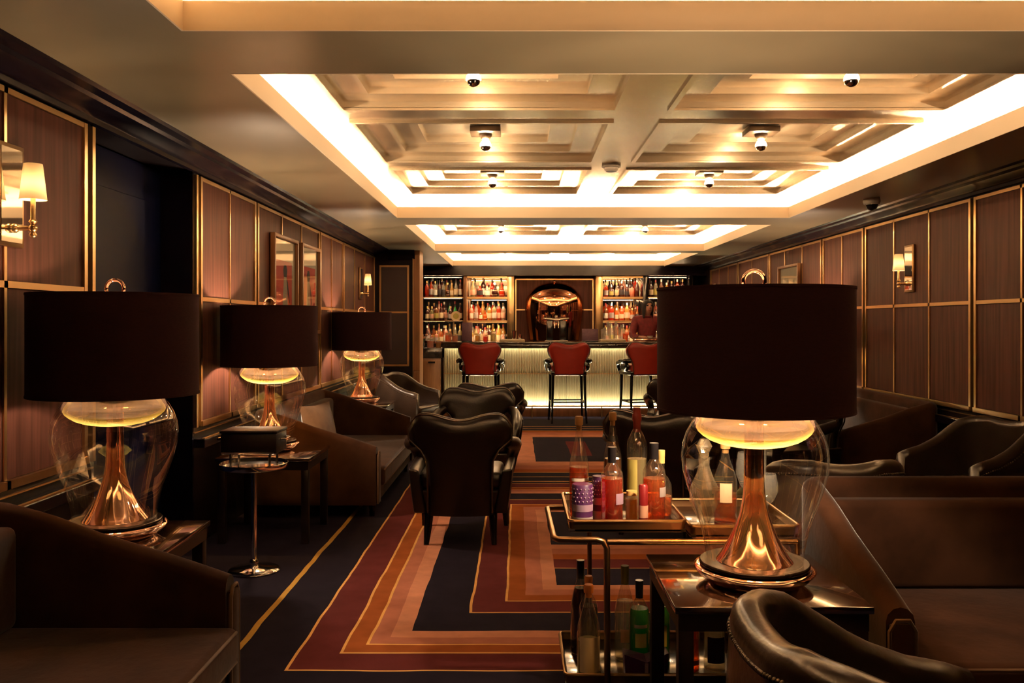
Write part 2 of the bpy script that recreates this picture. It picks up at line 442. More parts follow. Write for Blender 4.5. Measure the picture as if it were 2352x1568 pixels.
# ceiling: soffit slabs round the openings
ceil = MB()
ceil.box(XL-.1, OX0, YB, YF, HC, HL-.002); ceil.box(OX1, XR+.1, YB, YF, HC, HL-.002)
ys = [YB]+[v for o in OPEN for v in o]+[YF]
for a, b in zip(ys[0::2], ys[1::2]): ceil.box(OX0, OX1, a, b, HC, HL-.002)
ceiling = structure('ceiling', ceil, M_soffit)
SET = .20
for (y0, y1) in OPEN:
    lip = MB(); t = .006
    lip.box(OX0-.001, OX0+t, y0, y1, HC-.001, HL); lip.box(OX1-t, OX1+.001, y0, y1, HC-.001, HL)
    lip.box(OX0, OX1, y0-.001, y0+t, HC-.001, HL); lip.box(OX0, OX1, y1-t, y1+.001, HC-.001, HL)
    structure('cove_lip', lip, M_lip, parent=ceiling, label='cream painted upstand round a lit ceiling recess')
    wl = MB(); s = SET
    wl.box(OX0-s-.02, OX0-s, y0-s, y1+s, HL-.002, HU+.2); wl.box(OX1+s, OX1+s+.02, y0-s, y1+s, HL-.002, HU+.2)
    wl.box(OX0-s, OX1+s, y0-s-.02, y0-s, HL-.002, HU+.2); wl.box(OX0-s, OX1+s, y1+s, y1+s+.02, HL-.002, HU+.2)
    structure('cove_wall', wl, M_lip, parent=ceiling)
    led = MB(); q = .10; h = HL+.004
    for (a0, a1, b0, b1) in ((OX0-q-.012, OX0-q, y0-q, y1+q), (OX1+q, OX1+q+.012, y0-q, y1+q), (OX0-q, OX1+q, y0-q-.012, y0-q), (OX0-q, OX1+q, y1+q, y1+q+.012)):
        led.quad((a0,b0,h),(a1,b0,h),(a1,b1,h),(a0,b1,h))
    structure('led_strip', led, M_led, parent=ceiling, label='warm LED strip lying hidden in the cove')
# upper ceilings with stepped coffers
def coffer(x0, x1, y0, y1):
    c = MB(); ins, st = .164, .034
    z = HU
    def ring(X0, X1, Y0, Y1, zz): return [(X0,Y0,zz),(X1,Y0,zz),(X1,Y1,zz),(X0,Y1,zz)]
    # a small roll moulding round the mouth of the coffer
    for (a0, a1, b0, b1) in ((x0-.03, x0, y0-.03, y1+.03), (x1, x1+.03, y0-.03, y1+.03), (x0, x1, y0-.03, y0), (x0, x1, y1, y1+.03)):
        c.box(a0, a1, b0, b1, HU-.014, HU+.002)
    cur = (x0, x1, y0, y1)
    for k in range(3):
        lo, hi = ring(*cur, z), ring(*cur, z+st)
        c.add(lo+hi, [(0,1,5,4),(1,2,6,5),(2,3,7,6),(3,0,4,7)])
        z += st
        if k < 2:
            nx = (cur[0]+ins, cur[1]-ins, cur[2]+ins, cur[3]-ins)
            c.add(ring(*cur, z)+ring(*nx, z), [(0,1,5,4),(1,2,6,5),(2,3,7,6),(3,0,4,7)]); cur = nx
    c.add(ring(*cur, z), [(0,1,2,3)])
    return c
CX = ((-.963,.533), (.859,2.355))
ROWS = {0: [], 1: [(3.583,4.81),(5.147,6.374),(6.711,7.938)], 2: [(8.833,10.05),(10.40,11.63)], 3: [(12.31,13.40),(13.75,14.84)]}
bulb_spots = []
for k, (y0, y1) in enumerate(OPEN):
    up = MB(); xs = [OX0-SET, CX[0][0], CX[0][1], CX[1][0], CX[1][1], OX1+SET]
    yy = [y0-SET]+[v for r_ in ROWS[k] for v in r_]+[y1+SET]
    for i in range(5):
        for j in range(len(yy)-1):
            if i % 2 == 1 and j % 2 == 1: continue
            up.quad((xs[i],yy[j],HU),(xs[i],yy[j+1],HU),(xs[i+1],yy[j+1],HU),(xs[i+1],yy[j],HU))
    structure('upper_ceiling_panel', up, M_leaf, parent=ceiling, label='silver leafed ceiling inside a recess')
    for (r0, r1) in ROWS[k]:
        for (a, b) in CX:
            structure('coffer', coffer(a, b, r0, r1), M_leaf, parent=ceiling)
            bulb_spots.append(((a+b)/2, (r0+r1)/2))
structure('trim_4', MB().box(XL-.3, XR+.3, YB-.1, YF+.1, 2.80, 2.86), M_frame)     # slab above everything

# walls: dark frame behind, then panels and brass strips on it
ZT, ZD, ZB = 2.235, 1.497, .735                 # top rail, dado rail, bottom rail of the panelling
def wall_side(name, x, inward, doubles, singles, y_from, y_to, gap=None):
    """inward is +1 for the left wall and -1 for the right wall"""
    body = MB()
    def slab(a, b, z0, z1, d0, d1):
        xs = sorted((x+inward*d0, x+inward*d1)); return xs[0], xs[1], a, b, z0, z1
    if gap:
        body.box(*slab(y_from, gap[0], 0, HC+.05, -.30, 0)); body.box(*slab(gap[1], y_to, 0, HC+.05, -.30, 0))
        body.box(*slab(gap[0], gap[1], ZT+.03, HC+.05, -.30, 0)); body.box(*slab(gap[0], gap[1], 0, ZT+.03, -.34, -.24))
    else: body.box(*slab(y_from, y_to, 0, HC+.05, -.30, 0))
    w = structure(name, body, M_frame)
    # stepped cornice
    prof = [(0,2.255),(.03,2.255),(.035,2.275),(.07,2.283),(.09,2.296),(.15,2.302),(.165,2.314),(.215,2.318),(.23,2.331),(0,2.331)]
    cn = MB().prism([(x+inward*a, z) for a, z in prof], y_from, y_to, 'y')
    structure('cornice', cn, M_cornice, parent=w, smooth=30)
    # dark ledge below the panelling with two thin brass lines
    lg = MB().box(*slab(y_from, gap[0] if gap else y_to, .60, .655, 0, .07))
    if gap: lg.box(*slab(gap[1], y_to, .60, .655, 0, .07))
    structure('ledge', lg, M_cornice, parent=w, bevel=.006)
    ln = MB()
    for (a, b) in ([(y_from, gap[0]), (gap[1], y_to)] if gap else [(y_from, y_to)]):
        ln.box(*slab(a, b, .655, .661, .055, .072)); ln.box(*slab(a, b, .688, .695, 0, .012))
    structure('brass_line', ln, M_brass, parent=w)
    stops = sorted(doubles+singles)
    for a, b in zip(stops, stops[1:]):
        if gap and a < (gap[0]+gap[1])/2 < b: continue
        ia = .045 if a in doubles else .008; ib = .045 if b in doubles else .008
        for (z0, z1) in ((ZB+.02, ZD-.012), (ZD+.012, ZT-.015)):
            structure('panel', MB().box(*slab(a+ia, b-ib, z0, z1, 0, .012)), M_veneer, parent=w, bevel=.003)
        structure('rail', MB().box(*slab(a+ia-.02, b-ib+.02, ZD-.013, ZD+.013, 0, .022)), M_brass, parent=w)
        structure('rail', MB().box(*slab(a+ia-.02, b-ib+.02, ZT-.016, ZT+.006, 0, .022)), M_brass, parent=w)
        structure('rail', MB().box(*slab(a+ia-.02, b-ib+.02, ZB-.012, ZB+.02, 0, .034)), M_brass, parent=w)
    for s in singles:
        structure('brass_strip', MB().box(*slab(s-.009, s+.009, ZB+.02, ZT-.015, 0, .020)), M_brass, parent=w)
    for s in doubles:
        for d in (-.036, .036):
            if gap and (gap[0] < s+d < gap[1]): continue
            structure('brass_strip', MB().box(*slab(s+d-.014, s+d+.014, ZB-.012, ZT+.006, 0, .024)), M_brass, parent=w)
    return w
GAP = (3.975, 5.225)
wl_d = [1.3, 3.92, 5.27, 6.43, 8.48, 9.63, 11.75]
wl_s = [2.0, 2.65, 3.28, 5.84, 7.13, 7.77, 9.03, 10.30, 10.99]
wall_left = wall_side('wall_left', XL, 1, wl_d, wl_s, YB, 11.80, GAP)
wr_d = [2.6, 5.06, 6.19, 8.125, 9.25, 11.2, 12.8, 14.6]
wr_s = [3.42, 4.24, 5.59, 6.85, 7.49, 8.69, 9.91, 10.55, 12.04, 13.4, 14.0]
wall_right = wall_side('wall_right', XR, -1, wr_d, wr_s, YB, YF)
# the dark blue doorway in the left wall
door = MB().box(XL-.235, XL-.19, GAP[0]+.01, GAP[1]-.01, 0.0, ZT+.02)
d1 = structure('door_1', door, M_navy)
structure('door_panel', MB().box(XL-.19, XL-.182, GAP[0]+.16, GAP[1]-.16, .25, ZT-.18), M_navy, parent=d1, bevel=.004)
structure('door_frame', MB().box(XL-.185, XL+.004, GAP[0]-.001, GAP[0]+.02, 0, ZT+.02).box(XL-.185, XL+.004, GAP[1]-.02, GAP[1]+.001, 0, ZT+.02), M_cornice, parent=d1)
# wall behind the camera
structure('wall_back', MB().box(XL-.3, XR+.3, YB-.1, YB, 0, HC+.05), M_frame)
# end wall behind the bar and the left side of the bar bay
wall_front = structure('wall_front', MB().box(XL-.3, XR+.3, YF, YF+.1, 0, 2.8), M_frame)
wbl = structure('trim_1', MB().box(XL-.3, XL, 11.80, YF, 0, HC+.05), M_frame)
# pilaster at the end of the left wall
PY = 11.80
pil = structure('trim_2', MB().box(XL, -1.415, PY-.05, PY+.35, 0, HC), M_frame)
for (z0, z1) in ((.80, ZD-.015), (ZD+.015, 2.10)):
    structure('panel', MB().box(-1.84, -1.50, PY-.06, PY-.05, z0, z1), mat('dark_panel', (.035,.017,.016), .4) if 'dark_panel' not in MATS else MATS['dark_panel'], parent=pil)
fr = MB()
for (a, b, z0, z1) in ((-1.87,-1.845,.77,2.13), (-1.495,-1.47,.77,2.13), (-1.845,-1.495,.77,.795), (-1.845,-1.495,2.105,2.13), (-1.845,-1.495,ZD-.012,ZD+.012)):
    structure('brass_strip', MB().box(a, b, PY-.065, PY-.05, z0, z1), M_brass, parent=pil)
structure('cornice', MB().prism([(PY-.05,2.20),(PY-.07,2.21),(PY-.10,2.27),(PY-.18,2.331),(PY-.05,2.331)], XL+.2, -1.39, 'x'), M_cornice, parent=pil)
col_ = structure('trim_3', MB().box(-1.415, -1.325, PY-.06, PY+.35, 0, HC), M_wood)
for (z0, z1) in ((0, .70), (.71, ZD-.01), (ZD+.01, 2.26)):
    structure('panel', MB().box(-1.410, -1.330, PY-.072, PY-.06, z0+.004, z1), M_wood, parent=col_, bevel=.003)
structure('brass_strip', MB().box(-1.421, -1.410, PY-.075, PY-.05, 0, 2.30), M_brass, parent=col_)
# ------------------------------------------------------------------ ceiling fixtures
def make_ceiling_light():
    t = thing('ceiling_light', '', 'ceiling light')
    part('mounting_box', MB().cbox((0,0,-.024),(.20,.20,.036)), M_fixture, t, bevel=.004)
    part('stem', MB().cyl((0,0), .012, -.006, 0, 12), M_bronze, t)
    part('socket', MB().lathe([(0,-.04),(.04,-.04),(.043,-.052),(.032,-.072),(.022,-.082),(0,-.082)], 20), M_fixture, t, 50)
    prof = [(.018,-.080)]+[(.036*math.sin(a), -.118+.036*math.cos(a)) for a in [R(30+10*k) for k in range(8)]]
    part('bulb', MB().lathe(prof, 20), M_bulb, t, 80, label='glowing glass bulb')
    cap = [(.0363*math.sin(R(100+10*k)), -.118+.0363*math.cos(R(100+10*k))) for k in range(8)]+[(0,-.1543)]
    part('silver_cap', MB().lathe(cap, 20), M_chrome, t, 80, label='mirrored crown of the bulb')
    return t
zc = HU+3*.034
lab = ['left bulb light in the nearest coffer row of the big lit recess', 'right bulb light in the nearest coffer row of the big lit recess',
       'left bulb light in the middle coffer row of the big lit recess', 'right bulb light in the middle coffer row of the big lit recess',
       'left bulb light in the far coffer row of the big lit recess', 'right bulb light in the far coffer row of the big lit recess',
       'left bulb light in the front row of the second lit recess', 'right bulb light in the front row of the second lit recess',
       'left bulb light in the back row of the second lit recess', 'right bulb light in the back row of the second lit recess',
       'left bulb light in the front row of the recess over the bar', 'right bulb light in the front row of the recess over the bar',
       'left bulb light in the back row of the recess over the bar', 'right bulb light in the back row of the recess over the bar']
cl = make_ceiling_light()
for i, (x, y) in enumerate(bulb_spots):
    o = cl if i == 0 else dup(cl, (x, y, zc))
    o.location = (x, y, zc); tag(o, lab[i], 'ceiling light', 'crown silvered ceiling bulbs')
def make_detector():
    t = thing('smoke_detector', '', 'smoke detector')
    part('base', MB().lathe([(0,0),(.07,0),(.072,-.018),(.06,-.024),(0,-.024)], 28), M_white, t)
    part('dome', MB().lathe([(.05,-.02),(.052,-.038),(.04,-.052),(0,-.056)], 28), M_white, t)
    return t
sd = make_detector()
for i, (y, l) in enumerate(((6.54,'round white smoke detector between the coffers of the big recess'), (9.95,'round white smoke detector in the second lit recess'), (13.57,'round white smoke detector in the recess over the bar'))):
    o = sd if i == 0 else dup(sd, (.70, y, HU)); o.location = (.70, y, HU); tag(o, l, 'smoke detector', 'ceiling smoke detectors')
t = thing('security_camera', 'small dome security camera on the soffit above the wall panels', 'camera', (2.79, 6.87, HC))
part('base', MB().lathe([(0,0),(.062,0),(.066,-.02),(.058,-.045),(0,-.045)], 28), M_white, t)
part('dome', MB().sphere((0,0,-.045), .048), mat('smoked_dome', (.01,.008,.008), .08), t)

# ------------------------------------------------------------------ table lamps
def make_lamp():
    t = thing('table_lamp', '', 'table lamp')
    part('base', MB().lathe([(0,-.018),(.132,-.018),(.146,-.014),(.166,.0),(.182,.016),(.190,.027),(.187,.033),(.176,.035),(0,.035)], 56), M_copper, t, 60, label='round copper foot')
    part('disc', MB().lathe([(0,.035),(.158,.035),(.171,.038),(.172,.045),(.168,.050),(0,.051)], 56), M_disc, t, 50, label='dark bronze disc')
    sp = [(.120,.051),(.118,.054),(.110,.063),(.099,.080),(.086,.102),(.075,.124),(.064,.148),(.0545,.172),(.046,.198),(.040,.224),(.0355,.252),(.033,.285),(.0315,.33),(.031,.40),(.030,.52),(.030,.66),(0,.66)]
    part('stem', MB().lathe([(0,.051)]+sp, 48), M_copper, t, 70, label='flared copper trumpet stem')
    gp = [(.150,.051),(.153,.08),(.160,.12),(.172,.17),(.190,.22),(.212,.285),(.225,.335),(.229,.38),(.225,.42),(.213,.455),(.195,.488),(.170,.52),(.138,.55),(.100,.575),(.060,.59)]
    part('glass_globe', MB().lathe(gp, 64), M_glass, t, 180, label='clear blown glass body')
    ap = [(.034,.586),(.06,.581),(.10,.564),(.135,.538),(.163,.507),(.179,.482),(.182,.470),(.176,.459),(.162,.446),(.140,.432),(.110,.421),(.075,.414),(.034,.412)]
    part('glass_cap', MB().lathe(ap, 56), M_amber, t, 180, label='yellow glass cap glowing under the shade')
    zs0, zs1, r = .530, .915, .305
    sh = MB().lathe([(r,zs0),(r,zs1)], 72)
    o = part('shade', sh, M_shade, t, 180, label='wide black drum shade')
    part('shade_lining', MB().lathe([(r-.004,zs0+.001),(r-.004,zs1-.001)], 72), M_shadein, o, 180)
    for za, zb_ in ((zs0-.002, zs0+.006), (zs1-.006, zs1+.002)):
        part('shade_rim', MB().lathe([(r-.005,za),(r+.002,za),(r+.002,zb_),(r-.005,zb_)], 72, close=True), M_shade, o, 30)
    sp_ = MB()
    for k in range(3):
        a = 2*PI*k/3+.4
        sp_.tube([(0,0,.86),(math.cos(a)*(r-.005),math.sin(a)*(r-.005),.86)], .003, 6)
    sp_.cyl((0,0), .008, .66, .915, 10)
    part('shade_carrier', sp_, M_bronze, t)
    for sx in (-1, 1):
        part('bulb', MB().sphere((sx*.055,0,.70), .028, 12, 8), M_lampbulb, t, 180)
    ring = [(.034*math.sin(2*PI*k/28), 0, .938+.034*math.cos(2*PI*k/28)) for k in range(28)]
    part('finial', MB().tube(ring, .007, 8, closed=True), M_copper, t, 60, label='copper ring finial')
    return t
TH = .527
def make_lamp_table():
    t = thing('lamp_table', '', 'side table')
    w = .29
    part('tabletop', MB().box(-w, w, -.29, .29, TH-.022, TH), M_table, t, bevel=.004)
    part('apron', MB().box(-w+.012, w-.012, -.278, .278, TH-.075, TH-.022), M_tableside, t)
    for sx in (-1, 1):
        for sy in (-1, 1):
            x, y = sx*(w-.035), sy*.255
            part('leg', MB().cbox((x, y, (TH-.075)/2), (.045,.045,TH-.075)), M_tableside, t, bevel=.003)
    return t
tb = make_lamp_table(); lm = make_lamp()
for i, (x, y, tx, ty, l1, l2) in enumerate((
        (.752, 2.775, .745, 2.815, 'nearest copper and glass table lamp, beside the drinks trolley', 'glossy side table under the lamp beside the drinks trolley'),
        (-1.555, 3.36, -1.575, 3.35, 'copper and glass lamp with black shade before the navy doorway', 'dark side table beyond the near velvet sofa, before the navy doorway'),
        (-1.615, 5.66, -1.56, 5.60, 'middle copper lamp of the left wall, beside the chrome drinks stand', 'dark side table between the drinks stand and the middle velvet sofa'),
        (-1.62, 9.02, -1.60, 9.0, 'farthest copper lamp on the left wall, behind the middle sofa', 'side table behind the middle velvet sofa under the farthest left lamp'),
        (2.86, 9.0, 2.88, 9.0, 'copper lamp by the right wall, hidden behind the big near shade', 'side table by the right wall, hidden behind the big near shade'))):
    a = lm if i == 0 else dup(lm, (x, y, TH)); a.location = (x, y, TH+.0185); tag(a, l1, 'table lamp', 'copper and glass table lamps')
    if i == 1:                                   # this lamp burns lower than the others
        for c in a.children:
            if c.name.startswith('bulb'): c.data = c.data.copy(); c.data.materials[0] = M_dimbulb
    b = tb if i == 0 else dup(tb, (tx, ty, 0)); b.location = (tx, ty, 0); tag(b, l2, 'side table', 'side tables under the lamps')

# ------------------------------------------------------------------ sconces
def make_sconce():
    """mounted on a wall at x = 0, facing +x"""
    t = thing('wall_sconce', '', 'wall lamp')
    fr = MB().box(0, .018, -.085, .085, -.195, .195)
    part('backplate', fr, M_bronze, t, bevel=.003)
    part('mirror', MB().box(.018, .021, -.068, .068, -.178, .178), M_mirror, t)
    part('arm', MB().tube([(.02,0,-.125),(.10,0,-.125)], .010, 10).sphere((.10,0,-.125), .016, 12, 8).sphere((.03,0,-.125), .018, 12, 8), M_brass, t)
    st = MB().lathe([(0,-.165),(.010,-.158),(.014,-.15),(.008,-.14),(.009,-.11),(.016,-.10),(.009,-.09),(.009,.0),(0,.0)], 14, (.10,0,0))
    part('post', st, M_brass, t, 60)
    sh = MB().lathe([(.048,-.018),(.033,.118)], 32, (.10,0,0))
    part('shade', sh, M_sconceshade, t, 180, label='small tapered cream shade')
    part('bulb', MB().sphere((.10,0,.04), .018, 10, 8), M_sconcebulb, t, 180)
    return t
sc = make_sconce()
for i, (x, y, z, rz, l) in enumerate(((XR-.012, 7.18, 1.80, PI, 'brass wall sconce with cream shade on the right-hand panelling'),
        (XL+.012, 3.30, 1.835, 0, 'mirror backed sconce at the picture edge, before the navy doorway'),
        (XL+.012, 10.66, 1.835, 0, 'small sconce on the left panelling near the dark pilaster'),
        (XR-.012, 14.3, 1.80, PI, 'farthest sconce on the right panelling, beside the bar shelves'))):
    o = sc if i == 0 else dup(sc, (x, y, z)); o.location = (x, y, z); o.rotation_euler = (0, 0, rz); tag(o, l, 'wall lamp', 'brass wall sconces')

# ------------------------------------------------------------------ framed pictures
M_pic = {}
for nm, c in (('red',(.75,.075,.045)), ('cream',(.60,.50,.34)), ('fig',(.55,.47,.32)), ('black',(.012,.01,.012)), ('green',(.14,.30,.015)), ('green2',(.22,.42,.04)), ('mount',(.62,.52,.36))):
    M_pic[nm] = mat('print_'+nm, c, .6)
M_pglass = thin_glass('picture_glass', (1,1,1), .45, .01, 1.5)
def picture(name, label, y0, y1, z0, z1, x, inward, frame_m, fill, group):
    t = thing(name, label, 'picture', (x, (y0+y1)/2, (z0+z1)/2), 0, group)
    w, h = (y1-y0)/2, (z1-z0)/2; f = .03
    def bx(a, b, c, d, d0, d1): 
        xs = sorted((inward*d0, inward*d1)); return (xs[0], xs[1], a, b, c, d)
    part('backing', MB().box(*bx(-w+.01, w-.01, -h+.01, h-.01, .006, .012)), M_frame, t)
    fm = MB()
    for r_ in ((-w,-w+f,-h,h),(w-f,w,-h,h),(-w+f,w-f,-h,-h+f),(-w+f,w-f,h-f,h)): fm.box(*bx(*r_, .006, .045))
    part('frame', fm, frame_m, t, bevel=.004)
    pr = part('print', MB().box(*bx(-w+f, w-f, -h+f, h-f, .012, .014)), M_pic['mount'], t)
    fill(t, pr, w-f, h-f, bx)
    part('glass', MB().box(*bx(-w+f, w-f, -h+f, h-f, .022, .0225)), M_pglass, t)
    return t
def red_girl(flip):
    def fill(t, pr, w, h, bx):
        part('red_field', MB().box(*bx(-w*.72, w*.72, -h*.95, h*.55, .014, .0146)), M_pic['red'], pr)
        c = w*.1*flip
        def poly(name, pts, m, d):
            X = sorted((bx(0,0,0,0,d,d+.0005)[:2]))
            part(name, MB().prism([(c+p[0]*w, p[1]*h) for p in pts], X[0], X[1], 'x'), m, pr)
        poly('dress', [(-.32,-.9),(.34,-.9),(.2,-.2),(.12,.2),(-.12,.2),(-.2,-.2)], M_pic['fig'], .0150)
        poly('figure_head', [(-.13,.2),(.13,.2),(.18,.34),(.1,.46),(-.1,.46),(-.18,.34)], M_pic['black'], .0150)
        poly('arm_print', [(.12,.18),(.22,.1),(.42,-.35),(.36,-.38),(.16,-.02)], M_pic['black'], .0154)
    return fill
picture('framed_print', 'framed red print of a pale dressed figure, nearer the navy doorway', 6.78, 7.52, 1.25, 2.06, XL+.014, 1, M_wood, red_girl(1), 'framed red prints on the left panelling')
picture('framed_print', 'framed red print of a dark haired figure, nearer the bar', 7.66, 8.36, 1.25, 2.06, XL+.014, 1, M_wood, red_girl(-1), 'framed red prints on the left panelling')
def green_fill(t, pr, w, h, bx):
    part('green_field', MB().box(*bx(-w*.8, w*.8, -h*.85, h*.42, .014, .0146)), M_pic['green'], pr)
    part('light_band', MB().box(*bx(-w*.8, w*.8, h*.08, h*.16, .0146, .015)), M_pic['green2'], pr)
picture('framed_print', 'framed print with a green field on the right-hand panelling', 9.95, 10.72, 1.25, 2.04, XR-.014, -1, M_wood, green_fill, 'framed prints on the right panelling')
# ------------------------------------------------------------------ seating
def shell(path, htop, zb, t, lean=0.0, na=6, nz=3):
    """upholstered wall standing on a plan path; htop(i, x, y) is its top, rounded over"""
    P = [Vector((p[0], p[1])) for p in path]; n = len(P)
    b = MB(); vs = []; fs = []
    for i in range(n):
        a, c = P[max(0, i-1)], P[min(n-1, i+1)]
        d = (c-a).normalized(); nr = Vector((d.y, -d.x))          # to the right of travel
        zt = htop(i, P[i].x, P[i].y); r = t/2
        z0 = zb(i, P[i].x, P[i].y) if callable(zb) else zb
        z0 = min(z0, zt-t)
        sec = [(r, lerp(z0, zt-r, k/nz)) for k in range(nz)]
        sec += [(r*math.cos(PI*k/na), zt-r+r*math.sin(PI*k/na)) for k in range(na+1)]
        sec += [(-r, lerp(zt-r, z0, (k+1)/nz)) for k in range(nz)]
        for off, z in sec:
            q = P[i] + nr*(off+lean*(z-z0)); vs.append((q.x, q.y, z))
    m = len(vs)//n
    for i in range(n-1):
        for k in range(m):
            k2 = (k+1) % m
            fs.append((i*m+k, i*m+k2, (i+1)*m+k2, (i+1)*m+k))
    fs.append(tuple(range(m))); fs.append(tuple((n-1)*m+k for k in reversed(range(m))))
    return b.add(vs, fs)
def upath(w, yf, yb, rc, ns=8, nc=8):
    """U in plan: from the left front round the back (y = yb) to the right front; half width w"""
    L = [(-w, lerp(yf, yb-rc, k/ns)) for k in range(ns)]
    A = [(-w+rc-rc*math.cos(PI/2*k/nc), yb-rc+rc*math.sin(PI/2*k/nc)) for k in range(nc+1)]
    B = [(lerp(-w+rc, w-rc, k/ns), yb) for k in range(1, ns)]
    C = [(-x, y) for x, y in reversed(A)]; D = [(-x, y) for x, y in reversed(L)]
    return L+A+B+C+D
def cushion(x0, x1, y0, y1, z0, z1, r=.04):
    return MB().box(x0, x1, y0, y1, z0, z1), r
def dense(mb): return mb
# --- sofas: front faces -y, back at +y
def make_sofa(name, label, W2=1.0, D=.92):
    t = thing(name, label, 'sofa')
    ZH, ZL = .745, .475; yb, yf = D-.07, .02
    def top(i, x, y):
        if abs(x) < W2-.08: return ZH
        return interp([(0,ZL),(.03,.492),(.10,.517),(.235,.562),(.46,.628),(.655,.70),(.80,.738),(.84,ZH)], y)
    p = upath(W2-.045, yf+.01, yb, .05, 14, 3)
    part('frame', shell(p, top, .09, .088, 0, 6, 3), M_velvet, t, 60, label='velvet back with arms that slope down to the front')
    for sx in (-1, 1):
        x = sx*(W2-.045)
        part('arm_front', MB().box(x-.036, x+.036, yf-.012, yf+.012, .10, ZL-.03), M_velvet, t, bevel=.008)
        c = [(x-.039, yf-.006, .10), (x-.039, yf-.006, ZL-.05), (x-.02, yf-.006, ZL-.018), (x+.02, yf-.006, ZL-.018), (x+.039, yf-.006, ZL-.05), (x+.039, yf-.006, .10)]
        part('piping', MB().tube(c, .007, 6), M_velvet2, t, 60)
    part('base', MB().box(-W2+.085, W2-.085, .03, D-.10, .09, .21), M_velvet, t, bevel=.01)
    x0, x1 = -(W2-.095), W2-.095
    c = part('seat_cushion', MB().box(x0, x1, -.02, D-.12, .205, .335), M_velvet, t, 60, bevel=.03, seg=4)
    for z in (.319, .221):
        part('piping', MB().tube([(x0+.004,.5,z),(x0+.004,.02,z),(x0+.02,-.014,z),(x1-.02,-.014,z),(x1-.004,.02,z),(x1-.004,.5,z)], .006, 6), M_velvet2, c, 60)
    part('back_pad', MB().box(x0, x1, D-.20, D-.10, .33, .672), M_velvet, t, 60, bevel=.03, seg=4)
    for sx in (-1, 1):
        for y in (.07, D-.1):
            part('leg', MB().lathe([(0,0),(.018,0),(.026,.09),(0,.09)], 12, (sx*(W2-.09), y, 0)), M_black, t)
    return t
def pillow(m, w=.42, h=.42, d=.13):
    b = MB(); n = 10; vs = []; fs = []
    for s in (1, -1):
        for i in range(n+1):
            for j in range(n+1):
                u, v = 2*i/n-1, 2*j/n-1
                k = max(0, (1-u*u)*(1-v*v))**.45
                e = 1-.07*(1-abs(u*v))
                vs.append((u*w/2*e if abs(v) > abs(u)-1 else u*w/2, s*d/2*k, v*h/2*e))
    N = (n+1)**2
    for s in range(2):
        for i in range(n):
            for j in range(n):
                q = [s*N+i*(n+1)+j, s*N+(i+1)*(n+1)+j, s*N+(i+1)*(n+1)+j+1, s*N+i*(n+1)+j+1]
                fs.append(tuple(q if s == 0 else q[::-1]))
    return b.add(vs, fs)
so = make_sofa('velvet_sofa', 'dark brown velvet sofa in the near corner by the left wall')
# facing +x: rotate -y to +x  -> rz = +90 deg
so.location = (-.955, 2.02, 0); so.rotation_euler = (0, 0, R(90)); so['group'] = 'brown velvet sofas'
s2 = dup(so, (-.955, 7.02, 0), R(90), 'brown velvet sofa with a gold pillow, along the left wall behind the drinks stand')
s3 = dup(so, (2.11, 2.60, 0), 0, 'brown velvet sofa facing the camera beside the nearest lamp table')
s4 = dup(so, (2.33, 7.62, 0), R(-90), 'velvet sofa along the right panelling under the brass sconce')
pl = solo('pillow', pillow(M_velvet2), M_velvet2, 'gold brown pillow leaning in the corner of the middle sofa', 'pillow', (-1.47, 6.46, .545), smooth=180)
pl.rotation_euler = (R(-12), 0, R(72))

# --- tub chairs with sloping arms and nailheads
def make_tub():
    t = thing('tub_chair', '', 'armchair')
    w, yb, yf = .30, .60, .0
    p = upath(w, yf, yb, .22, 8, 10)
    def top(i, x, y):
        s = interp([(0,.565),(.06,.585),(.14,.60),(.26,.645),(.36,.71),(.44,.755),(.52,.775),(.60,.782)], y)
        if y > .5: s -= .018*max(0, math.cos(PI*x/.30))*(abs(x) < .15)
        return s
    part('shell', shell(p, top, .16, .075, .06, 8, 4), M_leather2, t, 80, label='curved leather back running into sloping arms')
    part('seat', MB().box(-w+.035, w-.035, -.02, yb-.05, .30, .42), M_leather2, t, 60, bevel=.04, seg=4)
    part('seat_frame', MB().box(-w+.02, w-.02, .0, yb-.06, .17, .31), M_leather, t, bevel=.012)
    nh = MB()
    for i in range(len(p)-1):
        for k in range(3):
            u = k/3
            x, y = lerp(p[i][0], p[i+1][0], u), lerp(p[i][1], p[i+1][1], u)
            d = Vector((p[i+1][0]-p[i][0], p[i+1][1]-p[i][1])).normalized()
            z = lerp(top(i, *p[i]), top(i+1, *p[i+1]), u)-.055
            # outside of the shell (left of travel)
            off = .0375 - .06*(z-.16)
            nx, ny = x-d.y*off, y+d.x*off
            nh.sphere((nx, ny, z), .006, 6, 4)
    o = part('nailheads', nh, M_fixture, t, 180); o['kind'] = 'stuff'
    for sx in (-1, 1):
        for y in (.04, yb-.09):
            part('leg', MB().tube([(sx*(w-.05), y, .175), (sx*(w-.035), y+(-.02 if y < .1 else .03), 0)], [.024,.013], 10), M_black, t)
    return t
tc = make_tub()
for i, (x, y, rz, l) in enumerate((
        (1.04, 1.70, R(94), 'leather tub chair cut by the lower frame edge, before the lamp table'),
        (2.42, 5.05, R(-72), 'dark tub chair showing its rounded back behind the big velvet sofa'),
        (-1.02, 9.95, R(70), 'tub chair by the left wall below the dark pilaster'),
        (1.36, 4.18, R(180), 'tub chair whose curved back just peeks over the big velvet sofa'))):
    o = tc if i == 0 else dup(tc, (x, y, 0)); o.location = (x, y, 0); o.rotation_euler = (0, 0, rz); tag(o, l, 'armchair', 'leather tub chairs')

